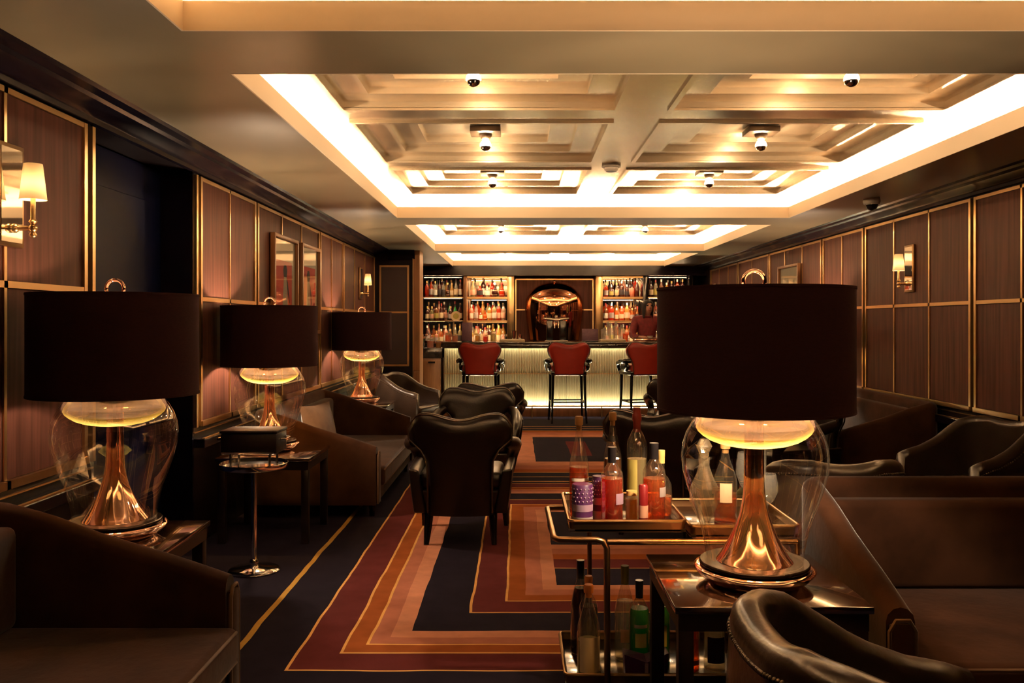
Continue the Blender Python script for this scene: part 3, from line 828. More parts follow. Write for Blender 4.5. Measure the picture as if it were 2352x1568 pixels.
# --- open-armed chairs with a scalloped back; front faces -y
def scallop_back(z0, zt, dip, wtab, yb, curve, rake, t, nu=14, nv=12):
    """a slab that widens upwards, bent in plan, its top edge dipping in the middle"""
    vs, fs = [], []
    for s in (0, 1):
        for j in range(nv+1):
            v = j/nv
            for i in range(nu+1):
                u = 2*i/nu-1
                ztop = zt - dip*math.cos(PI*u/1.25)**2*(abs(u) < .625) - .085*max(0, (abs(u)-.72)/.28)**2.2
                z = z0+(ztop-z0)*v
                w = interp(wtab, z)
                x = u*w
                y = yb + rake*(z-z0) - curve*x*x
                e = 1-.75*max(0, (v-.93)/.07)**2 if v > .93 else 1
                e *= 1-.6*max(0, (abs(u)-.88)/.12)**2
                vs.append((x, y+(t/2 if s == 0 else -t/2)*e, z))
    n1 = nu+1; N = n1*(nv+1)
    for s in range(2):
        for j in range(nv):
            for i in range(nu):
                q = [s*N+j*n1+i, s*N+j*n1+i+1, s*N+(j+1)*n1+i+1, s*N+(j+1)*n1+i]
                fs.append(tuple(q if s == 1 else q[::-1]))
    rim = [j*n1 for j in range(nv)]+[nv*n1+i for i in range(nu)]+[j*n1+nu for j in range(nv, 0, -1)]+[i for i in range(nu, 0, -1)]
    for a, b in zip(rim, rim[1:]+rim[:1]): fs.append((a, b, b+N, a+N))
    return MB().add(vs, fs)
def back_edge(z0, zt, dip, wtab, yb, curve, rake, off, zmin):
    pts = []
    zs = [lerp(zmin, zt-.085, k/8) for k in range(8)]
    for z in zs:
        x = -interp(wtab, z)*.985; pts.append((x, yb+rake*(z-z0)-curve*x*x+off, z))
    for k in range(25):
        u = -1+2*k/24
        z = zt - dip*math.cos(PI*u/1.25)**2*(abs(u) < .625) - .085*max(0, (abs(u)-.72)/.28)**2.2
        x = u*interp(wtab, z)*.985; pts.append((x, yb+rake*(z-z0)-curve*x*x+off, z+.004))
    for z in reversed(zs):
        x = interp(wtab, z)*.985; pts.append((x, yb+rake*(z-z0)-curve*x*x+off, z))
    return pts
def make_scallop_chair():
    t = thing('scalloped_armchair', '', 'armchair')
    wt = [(.18,.198),(.40,.198),(.535,.203),(.575,.225),(.61,.285),(.645,.318),(.72,.322),(.80,.318)]
    a = (.185, .797, .036, wt, .52, .85, .10)
    part('backrest', scallop_back(*a, .075), M_leather, t, 70, label='leather back with a scalloped top edge')
    for off in (.034, -.034):
        part('piping', MB().tube(back_edge(*a, off, .20), .0055, 6), M_piping, t, 80)
    part('seat_frame', MB().add([(-.27,-.03,.33),(.27,-.03,.33),(.235,.50,.33),(-.235,.50,.33),(-.245,0,.185),(.245,0,.185),(.21,.47,.185),(-.21,.47,.185)],
        [(0,1,2,3),(7,6,5,4),(0,4,5,1),(1,5,6,2),(2,6,7,3),(3,7,4,0)]), M_leather, t, bevel=.015, seg=3)
    part('seat', MB().box(-.26, .26, -.035, .47, .325, .435), M_leather, t, 60, bevel=.04, seg=4)
    for sx in (-1, 1):
        pts = [(sx*.282,.47,.625),(sx*.315,.39,.610),(sx*.333,.25,.585),(sx*.335,.10,.56),(sx*.328,.0,.525),(sx*.315,-.04,.47),(sx*.30,-.03,.40),(sx*.285,-.01,.33)]
        part('arm', MB().tube(pts, [.034,.040,.042,.042,.042,.038,.036,.03], 12), M_leather, t, 80)
        side = MB().add([(sx*.235,-.0,.19),(sx*.205,.49,.19),(sx*.255,.50,.455),(sx*.285,-.03,.455),(sx*.30,-.0,.19),(sx*.285,.49,.19),(sx*.318,.50,.465),(sx*.335,-.03,.465)],
            [(0,1,2,3),(7,6,5,4),(0,4,5,1),(1,5,6,2),(2,6,7,3),(3,7,4,0)])
        part('side_panel', side, M_leather, t, bevel=.014, seg=3)
        for y, k in ((.0,-.02), (.44,.055)):
            x = .262 if y < .1 else .195
            part('leg', MB().tube([(sx*x, y, .20), (sx*(x+.006), y+k*.3, .10), (sx*(x+.012), y+k, 0)], [.03,.024,.016], 10), M_black, t)
    return t
ch = make_scallop_chair()
for i, (x, y, rz, l) in enumerate((
        (-.352, 5.80, PI, 'dark leather armchair with its back to the camera on the striped carpet'),
        (-.345, 6.85, 0, 'brown leather armchair facing the camera, behind the nearest armchair'),
        (-.30, 8.50, R(184), 'dark armchair whose back rises behind the armchair that faces us'),
        (1.02, 5.95, R(160), 'black leather armchair half hidden by the nearest lamp, behind the trolley'),
        (1.70, 9.1, R(168), 'armchair farther back, its edge showing beside the big lamp shade'),
        (1.74, 6.35, R(-72), 'armchair with a bright curved edge right of the big shade'))):
    o = ch if i == 0 else dup(ch, (x, y, 0)); o.location = (x, y, 0); o.rotation_euler = (0, 0, rz); tag(o, l, 'armchair', 'scalloped leather armchairs')

# --- bar stools; front faces +y (towards the bar)
def make_stool():
    t = thing('bar_stool', '', 'bar stool')
    wt = [(.66,.20),(.80,.212),(.86,.235),(.92,.275),(.98,.292),(1.10,.290)]
    a = (.665, 1.092, .034, wt, .22, .9, .06)
    M180 = Matrix.Rotation(PI, 4, 'Z')
    part('backrest', scallop_back(*a, .07).xf(M180), M_red, t, 70, label='red leather scalloped back')
    for off in (.03,):
        part('piping', MB().tube(back_edge(*a, off, .70), .006, 6).xf(M180), M_piping, t, 80)
    part('seat', MB().box(-.235, .235, -.20, .24, .69, .79), M_red, t, 60, bevel=.035, seg=4)
    part('seat_frame', MB().box(-.24, .24, -.205, .24, .645, .70), M_black, t, bevel=.01)
    for sx in (-1, 1):
        pts = [(sx*.235,-.21,.845),(sx*.275,-.19,.845),(sx*.297,-.10,.835),(sx*.302,.02,.825),(sx*.295,.12,.805),(sx*.28,.16,.76),(sx*.26,.15,.70)]
        part('arm', MB().tube(pts, [.026,.034,.036,.034,.032,.03,.028], 10), M_black, t, 80)
        part('arm_panel', MB().sphere((sx*.265,-.03,.765), .080, 14, 10, (.42,2.1,.95)), M_black, t, 180, label='glossy black curved side panel')
        for y in (-.18, .20):
            part('leg', MB().tube([(sx*.215, y, .66), (sx*.222, y+(.0 if y > 0 else 0), .30), (sx*.235, y+(.05 if y > 0 else -.05), 0)], [.022,.019,.013], 8), M_black, t)
        part('stretcher', MB().tube([(sx*.222,-.185,.285),(sx*.222,.205,.285)], .011, 8), M_black, t)
    for y in (-.188, .208):
        part('stretcher', MB().tube([(-.222,y,.285),(.222,y,.285)], .011, 8), M_black, t)
    return t
st_ = make_stool()
for i, (x, rz, l) in enumerate(((-.505, R(-4), 'red backed bar stool at the left end of the bar'), (.675, R(3), 'red backed bar stool in front of the copper dome'), (1.69, R(14), 'red backed bar stool in front of the bartender'))):
    o = st_ if i == 0 else dup(st_, (x, 11.9, 0)); o.location = (x, 11.92, 0); o.rotation_euler = (0, 0, rz); tag(o, l, 'bar stool', 'red bar stools')
# ------------------------------------------------------------------ the bar
t = thing('bar_counter', 'long bar counter with a glowing reeded brass front and dark stone top', 'bar counter', (0,0,0))
BX0, BX1, BY = -1.08, 2.85, 12.70
part('countertop', MB().box(BX0-.03, BX1, BY-.09, BY+.60, 1.045, 1.077), M_stone, t, bevel=.005)
part('fascia', MB().box(BX0-.02, BX1, BY-.075, BY-.045, .985, 1.045), M_stone, t, bevel=.004)
part('carcass', MB().box(BX0, BX1, BY+.004, BY+.56, .13, 1.045), M_tableside, t)
def reeds(x0, x1, z0, z1):
    b = MB(); n = int((x1-x0)/.024); w = (x1-x0)/n; vs = []; fs = []
    for i in range(n):
        for k in range(5):
            a = PI*k/4
            for z in (z0, z1): vs.append((x0+w*(i+.5)-math.cos(a)*w/2, BY-.011*math.sin(a), z))
    for i in range(n*5-1): fs.append((2*i, 2*i+2, 2*i+3, 2*i+1))
    return b.add(vs, fs)
for i, (a, b) in enumerate(((BX0, -.20), (-.196, .70), (.704, 1.60), (1.604, 2.45), (2.454, BX1))):
    for (z0, z1) in ((.13, .612), (.618, 1.0)):
        o = part('reeded_panel', reeds(a, b, z0, z1), M_reed, t, 60, fix=False)
part('brass_strip', MB().box(BX0, BX1, BY-.013, BY, .610, .620), M_brass, t)
part('plinth', MB().box(BX0, BX1, BY-.12, BY+.02, .0, .125), M_wood, t, bevel=.004)
part('led_strip', MB().quad((BX0+.02,BY-.075,.128),(BX1-.02,BY-.075,.128),(BX1-.02,BY-.055,.128),(BX0+.02,BY-.055,.128)), M_barled, t, label='light strip along the foot of the bar')
part('led_strip', MB().quad((BX0+.02,BY-.038,1.04),(BX1-.02,BY-.038,1.04),(BX1-.02,BY-.022,1.04),(BX0+.02,BY-.022,1.04)), M_barled, t, label='light strip under the countertop')
part('foot_rail', MB().tube([(BX0+.1,BY-.22,.16),(BX1-.1,BY-.22,.16)], .016, 10), M_brass, t)
for x in (-.8, .2, 1.2, 2.2):
    part('rail_bracket', MB().tube([(x,BY-.22,.155),(x,BY-.22,0)], .012, 8), M_brass, t)

t = thing('bar_cabinet', 'small amber wood cabinet with dark top at the left end of the bar', 'cabinet', (-1.40, 13.0, 0))
part('carcass', MB().box(-.27, .27, -.24, .26, .04, .84), M_wood, t, bevel=.004)
part('plinth', MB().box(-.25, .25, -.22, .25, 0, .04), M_black, t)
part('top', MB().box(-.29, .29, -.26, .28, .84, .985), M_stone, t, bevel=.006)
for x in (-.135, .135):
    d = part('door', MB().box(x-.128, x+.128, -.258, -.24, .07, .81), M_wood, t, bevel=.004)
    part('handle', MB().box(x-.05, x+.05, -.266, -.257, .765, .79), M_black, d)

# back bar: posts, shelves and mirrors
t = thing('back_bar', 'wall of mirrored and dark bottle shelves behind the bar', 'bar shelves', (0,0,0))
YB0, YM = 15.02, 15.60
structure('trim_5', MB().box(XL, XR, 14.98, YF, 2.17, HC+.01), M_cornice)
part('base_cabinet', MB().box(-1.72, 3.0, YB0+.02, YM+.05, 0, .97), M_tableside, t)
part('counter', MB().box(-1.74, 3.02, YB0, YM+.05, .97, 1.0), M_stone, t, bevel=.004)
for (a, b, m) in ((-1.74,-1.66,M_black), (-.945,-.885,M_wood), (-.19,-.07,M_brass), (1.345,1.465,M_brass), (2.16,2.24,M_black), (2.95,3.02,M_black)):
    part('post', MB().box(a, b, YB0+.01, YM+.04, 1.0, 2.17), m, t, bevel=.004)
BAYS = [('dark left bay', -1.66, -.945, False), ('bright left bay', -.885, -.19, True), ('bright right bay', 1.465, 2.16, True), ('dark right bay', 2.24, 2.95, False)]
SHELF = (1.0, 1.396, 1.806)
M_under = emitter('shelf_fill_glow', (1.0,.72,.43), 75.0)  # unseen strips added under the shelves to brighten the bottles
for (nm, a, b, lit) in BAYS:
    part('back_panel', MB().box(a, b, YM, YM+.02, 1.0, 2.17), M_mirror if lit else M_frame, t, label='mirror behind the bottles' if lit else 'dark back panel')
    for z in SHELF[1:]:
        part('shelf', MB().box(a, b, YB0+.06, YM, z-(.028 if lit else .014), z), M_wood if lit else M_bronze, t, bevel=.002)
    for z in SHELF[1:]+(2.17,):
        part('led_strip', MB().quad((a+.03,YB0+.075,z-.03),(b-.03,YB0+.075,z-.03),(b-.03,YB0+.09,z-.03),(a+.03,YB0+.09,z-.03)), M_under if lit else MATS.get('shelf_fill_glow_dim') or emitter('shelf_fill_glow_dim', (1.0,.68,.38), 28.0), t)  # added fill strip, hidden from view, dimmer in the dark bays
        if lit: part('shelf_edge', MB().box(a, b, YB0+.052, YB0+.06, z-.035, z+.002), M_brass, t)
# centre panel with brass frame
part('centre_panel', MB().box(-.07, 1.345, 15.30, 15.34, 1.0, 2.17), M_veneer, t)
for (a, b, z0, z1) in ((-.05,-.03,1.0,2.13), (1.305,1.325,1.0,2.13), (-.05,1.325,2.11,2.13), (-.03,.12,1.575,1.595), (1.15,1.305,1.575,1.595)):
    part('brass_strip', MB().box(a, b, 15.285, 15.30, z0, z1), M_brass, t)
# copper dome standing against the panel
def half_lathe(prof, sy, n=40):
    vs, fs = [], []
    m = n+1
    for r, z in prof:
        for k in range(m):
            a = PI+PI*k/n; vs.append((r*math.cos(a), r*math.sin(a)*sy, z))
    for j in range(len(prof)-1):
        for k in range(n): fs.append((j*m+k, j*m+k+1, (j+1)*m+k+1, (j+1)*m+k))
    back = [j*m for j in range(len(prof))]+[j*m+n for j in reversed(range(len(prof)))]
    fs.append(tuple(back[::-1]))
    return MB().add(vs, fs)
prof = [(.40,0),(.425,.008)]
for k in range(1, 41):
    z = .02+1.043*k/40
    if z < .62: r = lerp(.430, .505, sstep(-.1, .62, z))
    else: r = .505*max(0, 1-((z-.62)/.4431)**2.35)**(1/2.1)
    prof.append((max(r, .004), z))
part('counter', MB().box(.05, 1.22, 14.98, YB0, .972, .998), M_stone, t, bevel=.004)
t = thing('copper_dome', 'big mirror polished copper dome at the centre behind the bar', 'copper dome', (.635, 15.28, 1.002))
part('shell', half_lathe(prof, .42), M_copper2, t, 60)
part('knob', MB().sphere((0,-.05,1.07), .03, 14, 10), M_copper2, t, 180)
t = thing('beer_tower', 'black twin column tap tower with a chrome top in front of the copper dome', 'beer tap', (.57, 13.0, 1.077))
for x in (-.10, .10):
    part('column', MB().box(x-.048, x+.048, -.06, .06, .015, .31), M_black, t, bevel=.012, seg=3)
part('base', MB().box(-.17, .17, -.09, .09, 0, .016), M_chrome, t, bevel=.004)
part('top_bar', MB().tube([(-.19,0,.345),(-.10,0,.335),(0,0,.315),(.10,0,.335),(.19,0,.345)], [.012,.022,.03,.022,.012], 12), M_chrome, t, 80)
for x in (-.03, .03):
    part('tap', MB().tube([(x,-.02,.30),(x,-.08,.28),(x,-.09,.20)], .010, 8), M_chrome, t, 60)
part('knob', MB().sphere((0,0,.37), .024, 12, 8), M_chrome, t, 180)

# ------------------------------------------------------------------ bottles of the back bar
SH = dict(
    straight=[(0,0),(.95,0),(1,.015),(1,.62),(.94,.67),(.62,.74),(.38,.79),(.33,.82),(.33,.90)],
    slope=[(0,0),(.95,0),(1,.015),(1,.50),(.90,.58),(.60,.70),(.38,.79),(.32,.85),(.32,.90)],
    squat=[(0,0),(1.15,0),(1.25,.03),(1.28,.30),(1.2,.48),(.8,.58),(.42,.63),(.36,.68),(.36,.84)],
    decanter=[(0,0),(.8,0),(1.0,.06),(1.3,.22),(1.32,.34),(1.05,.48),(.55,.60),(.40,.68),(.40,.84)],
    box=[(0,0),(1.05,0),(1.1,.01),(1.1,.66),(1.0,.70),(.42,.73),(.36,.76),(.36,.88)])
MESH = {}
def cached(key, fn):
    if key not in MESH: MESH[key] = fn()
    return MESH[key]
TONE = dict(amber='amber', red='red', gold='golden', clear='clear', pale='yellow', green='green', dark='dark', brown='brown', pink='pink')
def shelf_bottle(shape, liq, capk, labk, h, r, loc, label, group, name='bottle'):
    n = 14
    t = thing(name, label, 'bottle', loc, random.uniform(0, 6), group)
    pf = [(a*r, b*h) for a, b in SH[shape]]
    me = cached(('b', shape, liq, h, r), lambda: MB().lathe(pf+[(0, pf[-1][1])], n).mesh('body', LIQ[liq], 60))
    link('body', me, t)
    ct = {'squat': .84, 'decanter': .84, 'box': .88}.get(shape, .90)
    cr = pf[-1][0]*1.12
    if shape == 'decanter':
        me = cached(('c', shape, capk, h, r), lambda: MB().lathe([(0,ct*h-.005),(cr*.8,ct*h-.005),(cr*1.5,h*.93),(cr*1.1,h*1.0),(0,h)], n).mesh('stopper', PLAIN[capk], 50))
        link('stopper', me, t)
    else:
        me = cached(('c', shape, capk, h, r), lambda: MB().lathe([(0,ct*h-.012),(cr,ct*h-.012),(cr,h),(0,h)], n).mesh('cap', PLAIN[capk], 40))
        link('cap', me, t)
    if labk:
        def lab_():
            rr_ = interp([(b, a) for a, b in SH[shape][1:]], .3)*r*1.02
            b = MB(); vs = []; fs = []
            for k in range(n+1):
                a = 2*PI*k/n
                for z in (.14*h, .46*h): 
                    rz_ = interp([(q, p) for p, q in SH[shape][1:]], z/h)*r*1.03+.0008
                    vs.append((rz_*math.cos(a), rz_*math.sin(a), z))
            for k in range(n): fs.append((2*k, 2*k+2, 2*k+3, 2*k+1))
            return b.add(vs, fs).mesh('label', PLAIN[labk], 60, fix=False)
        link('label', cached(('l', shape, labk, h, r), lab_), t)
    return t
ORD = ['first','second','third','fourth','fifth','sixth','seventh','eighth','ninth','tenth','eleventh']
SHN = ['bottom','middle','top']
CAPN = dict(cork='cork', blackcap='black cap', redwax='red cap', goldcap='gold cap', white='white cap')
rng = random.Random(11)
rowspec = {
    ('dark left bay',2): 'red/straight red/slope clear/straight dark/straight clear/slope dark/decanter gold/slope clear/slope dark/straight',
    ('dark left bay',1): 'dark/straight pale/box brown/straight dark/slope pink/decanter dark/straight green/slope dark/slope',
    ('dark left bay',0): 'dark/slope amber/squat pink/box amber/straight pink/straight brown/slope clear/slope pale/straight',
    ('bright left bay',2): 'pale/slope red/squat clear/squat dark/decanter red/decanter',
    ('bright left bay',1): 'pink/straight clear/slope red/squat amber/decanter gold/straight pale/straight red/straight clear/straight',
    ('bright left bay',0): 'gold/straight pale/slope clear/straight pink/slope dark/straight clear/slope gold/slope pink/squat',
    ('bright right bay',2): 'red/box dark/squat clear/decanter dark/straight dark/box pink/box dark/slope',
    ('bright right bay',1): 'brown/straight red/straight amber/box amber/straight gold/straight amber/box amber/squat',
    ('bright right bay',0): 'clear/straight clear/slope brown/slope pink/slope amber/straight pale/slope gold/straight',
    ('dark right bay',2): 'dark/straight clear/slope brown/slope gold/straight dark/slope red/straight dark/straight',
    ('dark right bay',1): 'clear/slope dark/squat brown/straight pink/straight gold/slope amber/straight dark/slope',
    ('dark right bay',0): 'amber/straight clear/straight gold/slope dark/slope red/straight brown/straight pale/slope'}
for (nm, a, b, lit) in BAYS:
    for s, z in enumerate(SHELF):
        for back in (0, 1):
            spec = rowspec[(nm, s)].split()
            if back: spec = [q.split('/')[0]+'/'+('slope','straight')[k % 2] for k, q in enumerate(spec[2:]+spec[:1])]
            n = len(spec); w = (b-a-.06)/n
            for i, q in enumerate(spec):
                liq, shp = q.split('/')
                h = rng.choice((.31,.33,.34)) if back else rng.choice((.25,.28,.30,.31) if shp in ('straight','slope') else (.22,.25))
                r = round(min(.040, w*(.46 if shp in ('straight','slope') else .38 if shp == 'box' else .32)), 3)
                cap = rng.choice(('cork','blackcap','redwax','goldcap','white','blackcap')); lab_ = rng.choice(('cream','pinklabel','white','darklabel','olive',None,'cream','greylabel'))
                x = a+.03+w*(i+.5); y = YB0+(.38 if back else .20)+rng.uniform(-.035,.035)
                kind = {'squat':'squat bottle','decanter':'round bottle','box':'broad bottle'}.get(shp,'bottle')
                shelf_bottle(shp, liq, cap, lab_, h, r, (x, y, z+.0005), f"{TONE[liq]} {kind} with {CAPN[cap]}, {ORD[i]} from left, {'back' if back else 'front'} row, {SHN[s]} shelf, {nm}", 'bottles on the back bar shelves')

# ------------------------------------------------------------------ things on the bar counter
CT = 1.0775
def tumbler_mesh(r, h):
    return MB().lathe([(0,0),(r*.85,0),(r,h),(r*.95,h),(r*.80,.008),(0,.008)], 18)
def glass(name, label, cat, x, y, z, r, h, group, m=None):
    me = cached(('g', name, r, h), lambda: tumbler_mesh(r, h).mesh(name, m or M_glassware, 50))
    return tag(link(name, me, None, (x, y, z)), label, cat, group)
M_glassware = thin_glass('bar_glassware', (.97,.96,.93), 1.0, .03, 1.6, milk=.16, milkcol=(1,.95,.85))
def mat_(label, x0, x1, y0, y1):
    t = thing('bar_mat', label, 'bar mat', ((x0+x1)/2, (y0+y1)/2, CT), 0, 'pale bar mats on the counter')
    part('tray', MB().box(-(x1-x0)/2, (x1-x0)/2, -(y1-y0)/2, (y1-y0)/2, 0, .032), PLAIN['cream'], t, bevel=.006)
    part('mesh_top', MB().box(-(x1-x0)/2+.015, (x1-x0)/2-.015, -(y1-y0)/2+.015, (y1-y0)/2-.015, .032, .036), PLAIN['white'], t)
mat_('pale bar mat left of the tap tower', -.27, .10, 12.72, 12.92)
mat_('pale bar mat with tall glasses right of the purple menu', 1.20, 1.58, 12.72, 12.95)
for i, (x, y, h) in enumerate(((-.06,12.80,.125), (.03,12.84,.075))):
    t = thing('shaker', ('tall','short')[i]+' silver cocktail tin on the left bar mat', 'cocktail shaker', (x, y, CT+.037), 0)
    part('cup', MB().lathe([(0,0),(.024,0),(.033,h),(.031,h),(.022,.006),(0,.006)], 20), M_chrome, t)
    part('rim', MB().lathe([(.031,h-.004),(.035,h-.004),(.035,h+.003),(.031,h+.003)], 20, close=True), M_chrome, t)
for i in range(8):
    glass('highball_glass', f'{ORD[i]} tall clear glass from the left on the right bar mat', 'glass', 1.235+.042*i, 12.79+.07*(i % 2), CT+.037, .021, (.15,.17,.26,.24,.20,.26,.18,.21)[i], 'tall glasses on the right bar mat')
def menu(label, x, w, h):
    t = thing('menu_holder', label, 'menu', (x, 12.86, CT), 0, 'purple menus standing on the bar')
    part('board', MB().box(-w/2, w/2, -.006, .006, .012, h).xf(Matrix.Rotation(R(-6), 4, 'X')), M_purple, t, bevel=.002)
    part('foot', MB().box(-w/2, w/2, -.04, .04, 0, .014), M_black, t, bevel=.003)
menu('purple menu standing at the left of the bar', -.755, .155, .285)
menu('purple menu standing right of the copper dome', 1.065, .24, .19)
# garnish jars and flowers at the left end
for i, (x, y, z, r, h, liq, l) in enumerate((
        (-1.30,12.90,.9855,.05,.14,'pink','pink garnish jar on the cabinet left of the bar'), (-1.18,12.92,.9855,.04,.11,'gold','golden garnish jar on the cabinet, second of the row'),
        (-1.03,12.82,CT,.045,.13,'amber','orange garnish jar at the left end of the counter'), (-.93,12.84,CT,.045,.12,'pink','pink garnish jar left of the purple menu'),
        (-.60,12.84,CT,.036,.12,'gold','golden jar right of the left purple menu'), (-.48,12.86,CT,.036,.10,'red','red jar left of the pale bar mat'), (-.37,12.86,CT,.04,.16,'pale','tall pale jar beside the pale bar mat'))):
    t = thing('garnish_jar', l, 'jar', (x, y, z), 0, 'garnish jars on the bar')
    part('fruit', MB().lathe([(0,.004),(r*.9,.004),(r*.9,h*.72),(0,h*.78)], 16), LIQ[liq], t)
    part('jar', MB().lathe([(0,0),(r*.98,0),(r,h*.1),(r,h*.85),(r*.8,h*.92)], 18), M_glassware, t)
    part('lid', MB().lathe([(0,h*.9),(r*.82,h*.9),(r*.82,h),(0,h)], 18), PLAIN['goldcap'], t)
t = thing('flower_vase', 'small vase of pink flowers on the cabinet at the bar end', 'vase', (-1.42, 12.86, .9855))
part('vase', MB().lathe([(0,0),(.03,0),(.045,.05),(.03,.10),(.034,.12)], 18), M_glassware, t, 80)
for k in range(7):
    a = k*2.4; rr_ = .018+.012*(k % 3)
    fx, fy, fz = math.cos(a)*rr_*2, math.sin(a)*rr_*2, .15+.02*(k % 3)
    f = part('flower', MB().sphere((fx, fy, fz), .026, 10, 6, (1,1,.75)), PLAIN['pinklabel'], t, 60)
    part('stalk', MB().tube([(0,0,.02),(fx*.5,fy*.5,.11),(fx,fy,fz-.01)], .0025, 5), PLAIN['leaf'], f)
t = thing('cake_stand', 'white footed plate raised above the left end of the bar', 'cake stand', (-.965, 13.02, CT))
part('foot', MB().lathe([(0,0),(.06,0),(.055,.012),(.014,.03),(.012,.29),(0,.29)], 20), PLAIN['cream'], t, 50)
part('plate', MB().lathe([(0,.29),(.09,.292),(.135,.302),(.135,.307),(.09,.299),(0,.297)], 32), PLAIN['white'], t, 50)
t = thing('decorated_plate', 'round plate with a yellow rim leaning on the white footed stand', 'plate', (-.93, 13.03, CT+.298), 0)
Mr = Matrix.Translation((0,0,.079)) @ Matrix.Scale(.8, 4) @ Matrix.Rotation(R(80), 4, 'X')
part('dish', MB().lathe([(0,0),(.07,0),(.095,.010),(.095,.014),(.07,.006),(0,.006)], 32).xf(Mr), PLAIN['cream'], t, 60)
part('pattern', MB().lathe([(0,.0062),(.055,.0062),(.055,.0075),(0,.0075)], 24).xf(Mr), PLAIN['olive'], t)
t = thing('garnish_tray', 'copper garnish tray on the bar under the bartender\'s hands', 'tray', (1.93, 12.92, CT))
part('pan', MB().box(-.22, .22, -.09, .09, 0, .05), M_copper, t, bevel=.006)
part('rim', MB().tube([(-.225,-.095,.05),(.225,-.095,.05),(.225,.095,.05),(-.225,.095,.05)], .007, 6, closed=True), M_copper, t)
part('bowl', MB().lathe([(0,.05),(.03,.05),(.045,.085),(.04,.085),(.028,.056),(0,.056)], 18, (.03,0,0)), PLAIN['white'], t, 50)
t = thing('juice_jug', 'orange filled glass jug left of the bartender\'s tray', 'jug', (1.605, 13.02, CT))
part('juice', MB().lathe([(0,.004),(.034,.004),(.042,.12),(0,.12)], 18), LIQ['amber'], t)
part('jug', MB().lathe([(0,0),(.036,0),(.046,.14),(.05,.17)], 20), M_glassware, t, 60)
part('handle', MB().tube([(.045,0,.15),(.085,0,.14),(.085,0,.06),(.042,0,.04)], .006, 6), M_glassware, t)

# ------------------------------------------------------------------ the bartender
def skin_mesh(name, V, E, Rad, root, sub, m):
    me = bpy.data.meshes.new(name); me.from_pydata(V, E, [])
    o = bpy.data.objects.new(name, me); COL.objects.link(o)
    md = o.modifiers.new('skin', 'SKIN'); md.use_smooth_shade = True
    for i, r in enumerate(Rad):
        sv = me.skin_vertices[0].data[i]; sv.radius = r if isinstance(r, tuple) else (r, r); sv.use_root = (i == root)
    s = o.modifiers.new('sub', 'SUBSURF'); s.levels = sub; s.render_levels = sub
    bpy.context.view_layer.update()
    dg = bpy.context.evaluated_depsgraph_get()
    out = bpy.data.meshes.new_from_object(o.evaluated_get(dg))
    bpy.data.objects.remove(o)
    out.name = name; out.materials.clear(); out.materials.append(m); out.shade_smooth()
    return out
V, E, Q = [], [], []
def node(p, r, par=None):
    V.append(p); Q.append(r); i = len(V)-1
    if par is not None: E.append((par, i))
    return i
pel = node((0,.02,.96), (.155,.11))
sp1 = node((0,.0,1.10), (.135,.095), pel); sp2 = node((0,-.01,1.25), (.15,.10), sp1); sp3 = node((0,.0,1.38), (.14,.085), sp2)
nk = node((0,-.02,1.455), .056, sp3); nk2 = node((0,-.045,1.51), .052, nk)
h1 = node((0,-.085,1.555), (.070,.085), nk2); h2 = node((0,-.085,1.62), (.082,.100), h1); h3 = node((0,-.062,1.675), (.070,.085), h2)
for sx in (-1, 1):
    s_ = node((sx*.17,.0,1.395), .068, sp3); e_ = node((sx*.245,-.04,1.16), .048, s_)
    f_ = node((sx*.20,-.20,1.125), .040, e_); w_ = node((sx*.145,-.34,1.135), .028, f_)
    p1 = node((sx*.135,-.385,1.135), (.034,.018), w_); p2 = node((sx*.13,-.425,1.13), (.036,.015), p1)
    for k, (dx, ln) in enumerate(((-.030,.055),(-.010,.066),(.010,.070),(.030,.062))):
        b0 = node((sx*.13+dx,-.44,1.128), .0095, p2); b1 = node((sx*.13+dx*1.1,-.44-ln*.55,1.125), .0088, b0); node((sx*.13+dx*1.1,-.44-ln*.9,1.108), .0075, b1)
    th = node((sx*.13-sx*.035,-.395,1.13), .011, p1); node((sx*.13-sx*.055,-.43,1.12), .009, th)
    hip = node((sx*.09,.02,.88), .095, pel); kn = node((sx*.10,.0,.50), .062, hip); an = node((sx*.10,.03,.09), .042, kn); node((sx*.11,-.10,.04), .036, an)
body_me = skin_mesh('body', V, E, Q, pel, 2, M_skin)
person = thing('person', 'woman bartender in a dark red shirt, head bowed, working behind the bar', 'person', (2.0, 13.56, 0), R(8))
bo = link('body', body_me, person)
def garment(name, sel, m, off):
    """cloth lifted off the body where sel(v) holds"""
    bm = bmesh.new(); bm.from_mesh(body_me); bm.normal_update()
    for v in bm.verts: v.tag = sel(v.co)
    bmesh.ops.delete(bm, geom=[f for f in bm.faces if not all(v.tag for v in f.verts)], context='FACES')
    nor = {v: v.normal.copy() for v in bm.verts}
    for v in bm.verts: v.co += nor[v]*off
    me = bpy.data.meshes.new(name); bm.to_mesh(me); bm.free(); me.materials.clear(); me.materials.append(m); me.shade_smooth()
    o = link(name, me, person); s = o.modifiers.new('thick', 'SOLIDIFY'); s.thickness = .006
    return o
garment('shirt', lambda c: (.98 < c.z < 1.475) and c.y > -.27 and not (c.z > 1.44 and abs(c.x) < .035 and c.y < -.04), M_shirt, .012)
garment('trousers', lambda c: c.z < 1.02 and c.z > .06 and c.y > -.15, M_dark, .010)
garment('shoes', lambda c: c.z <= .10, M_black, .008)
hc = Vector((0,-.075,1.622))
hv = MB(); nA, nB = 28, 14; vs = []; fs = []
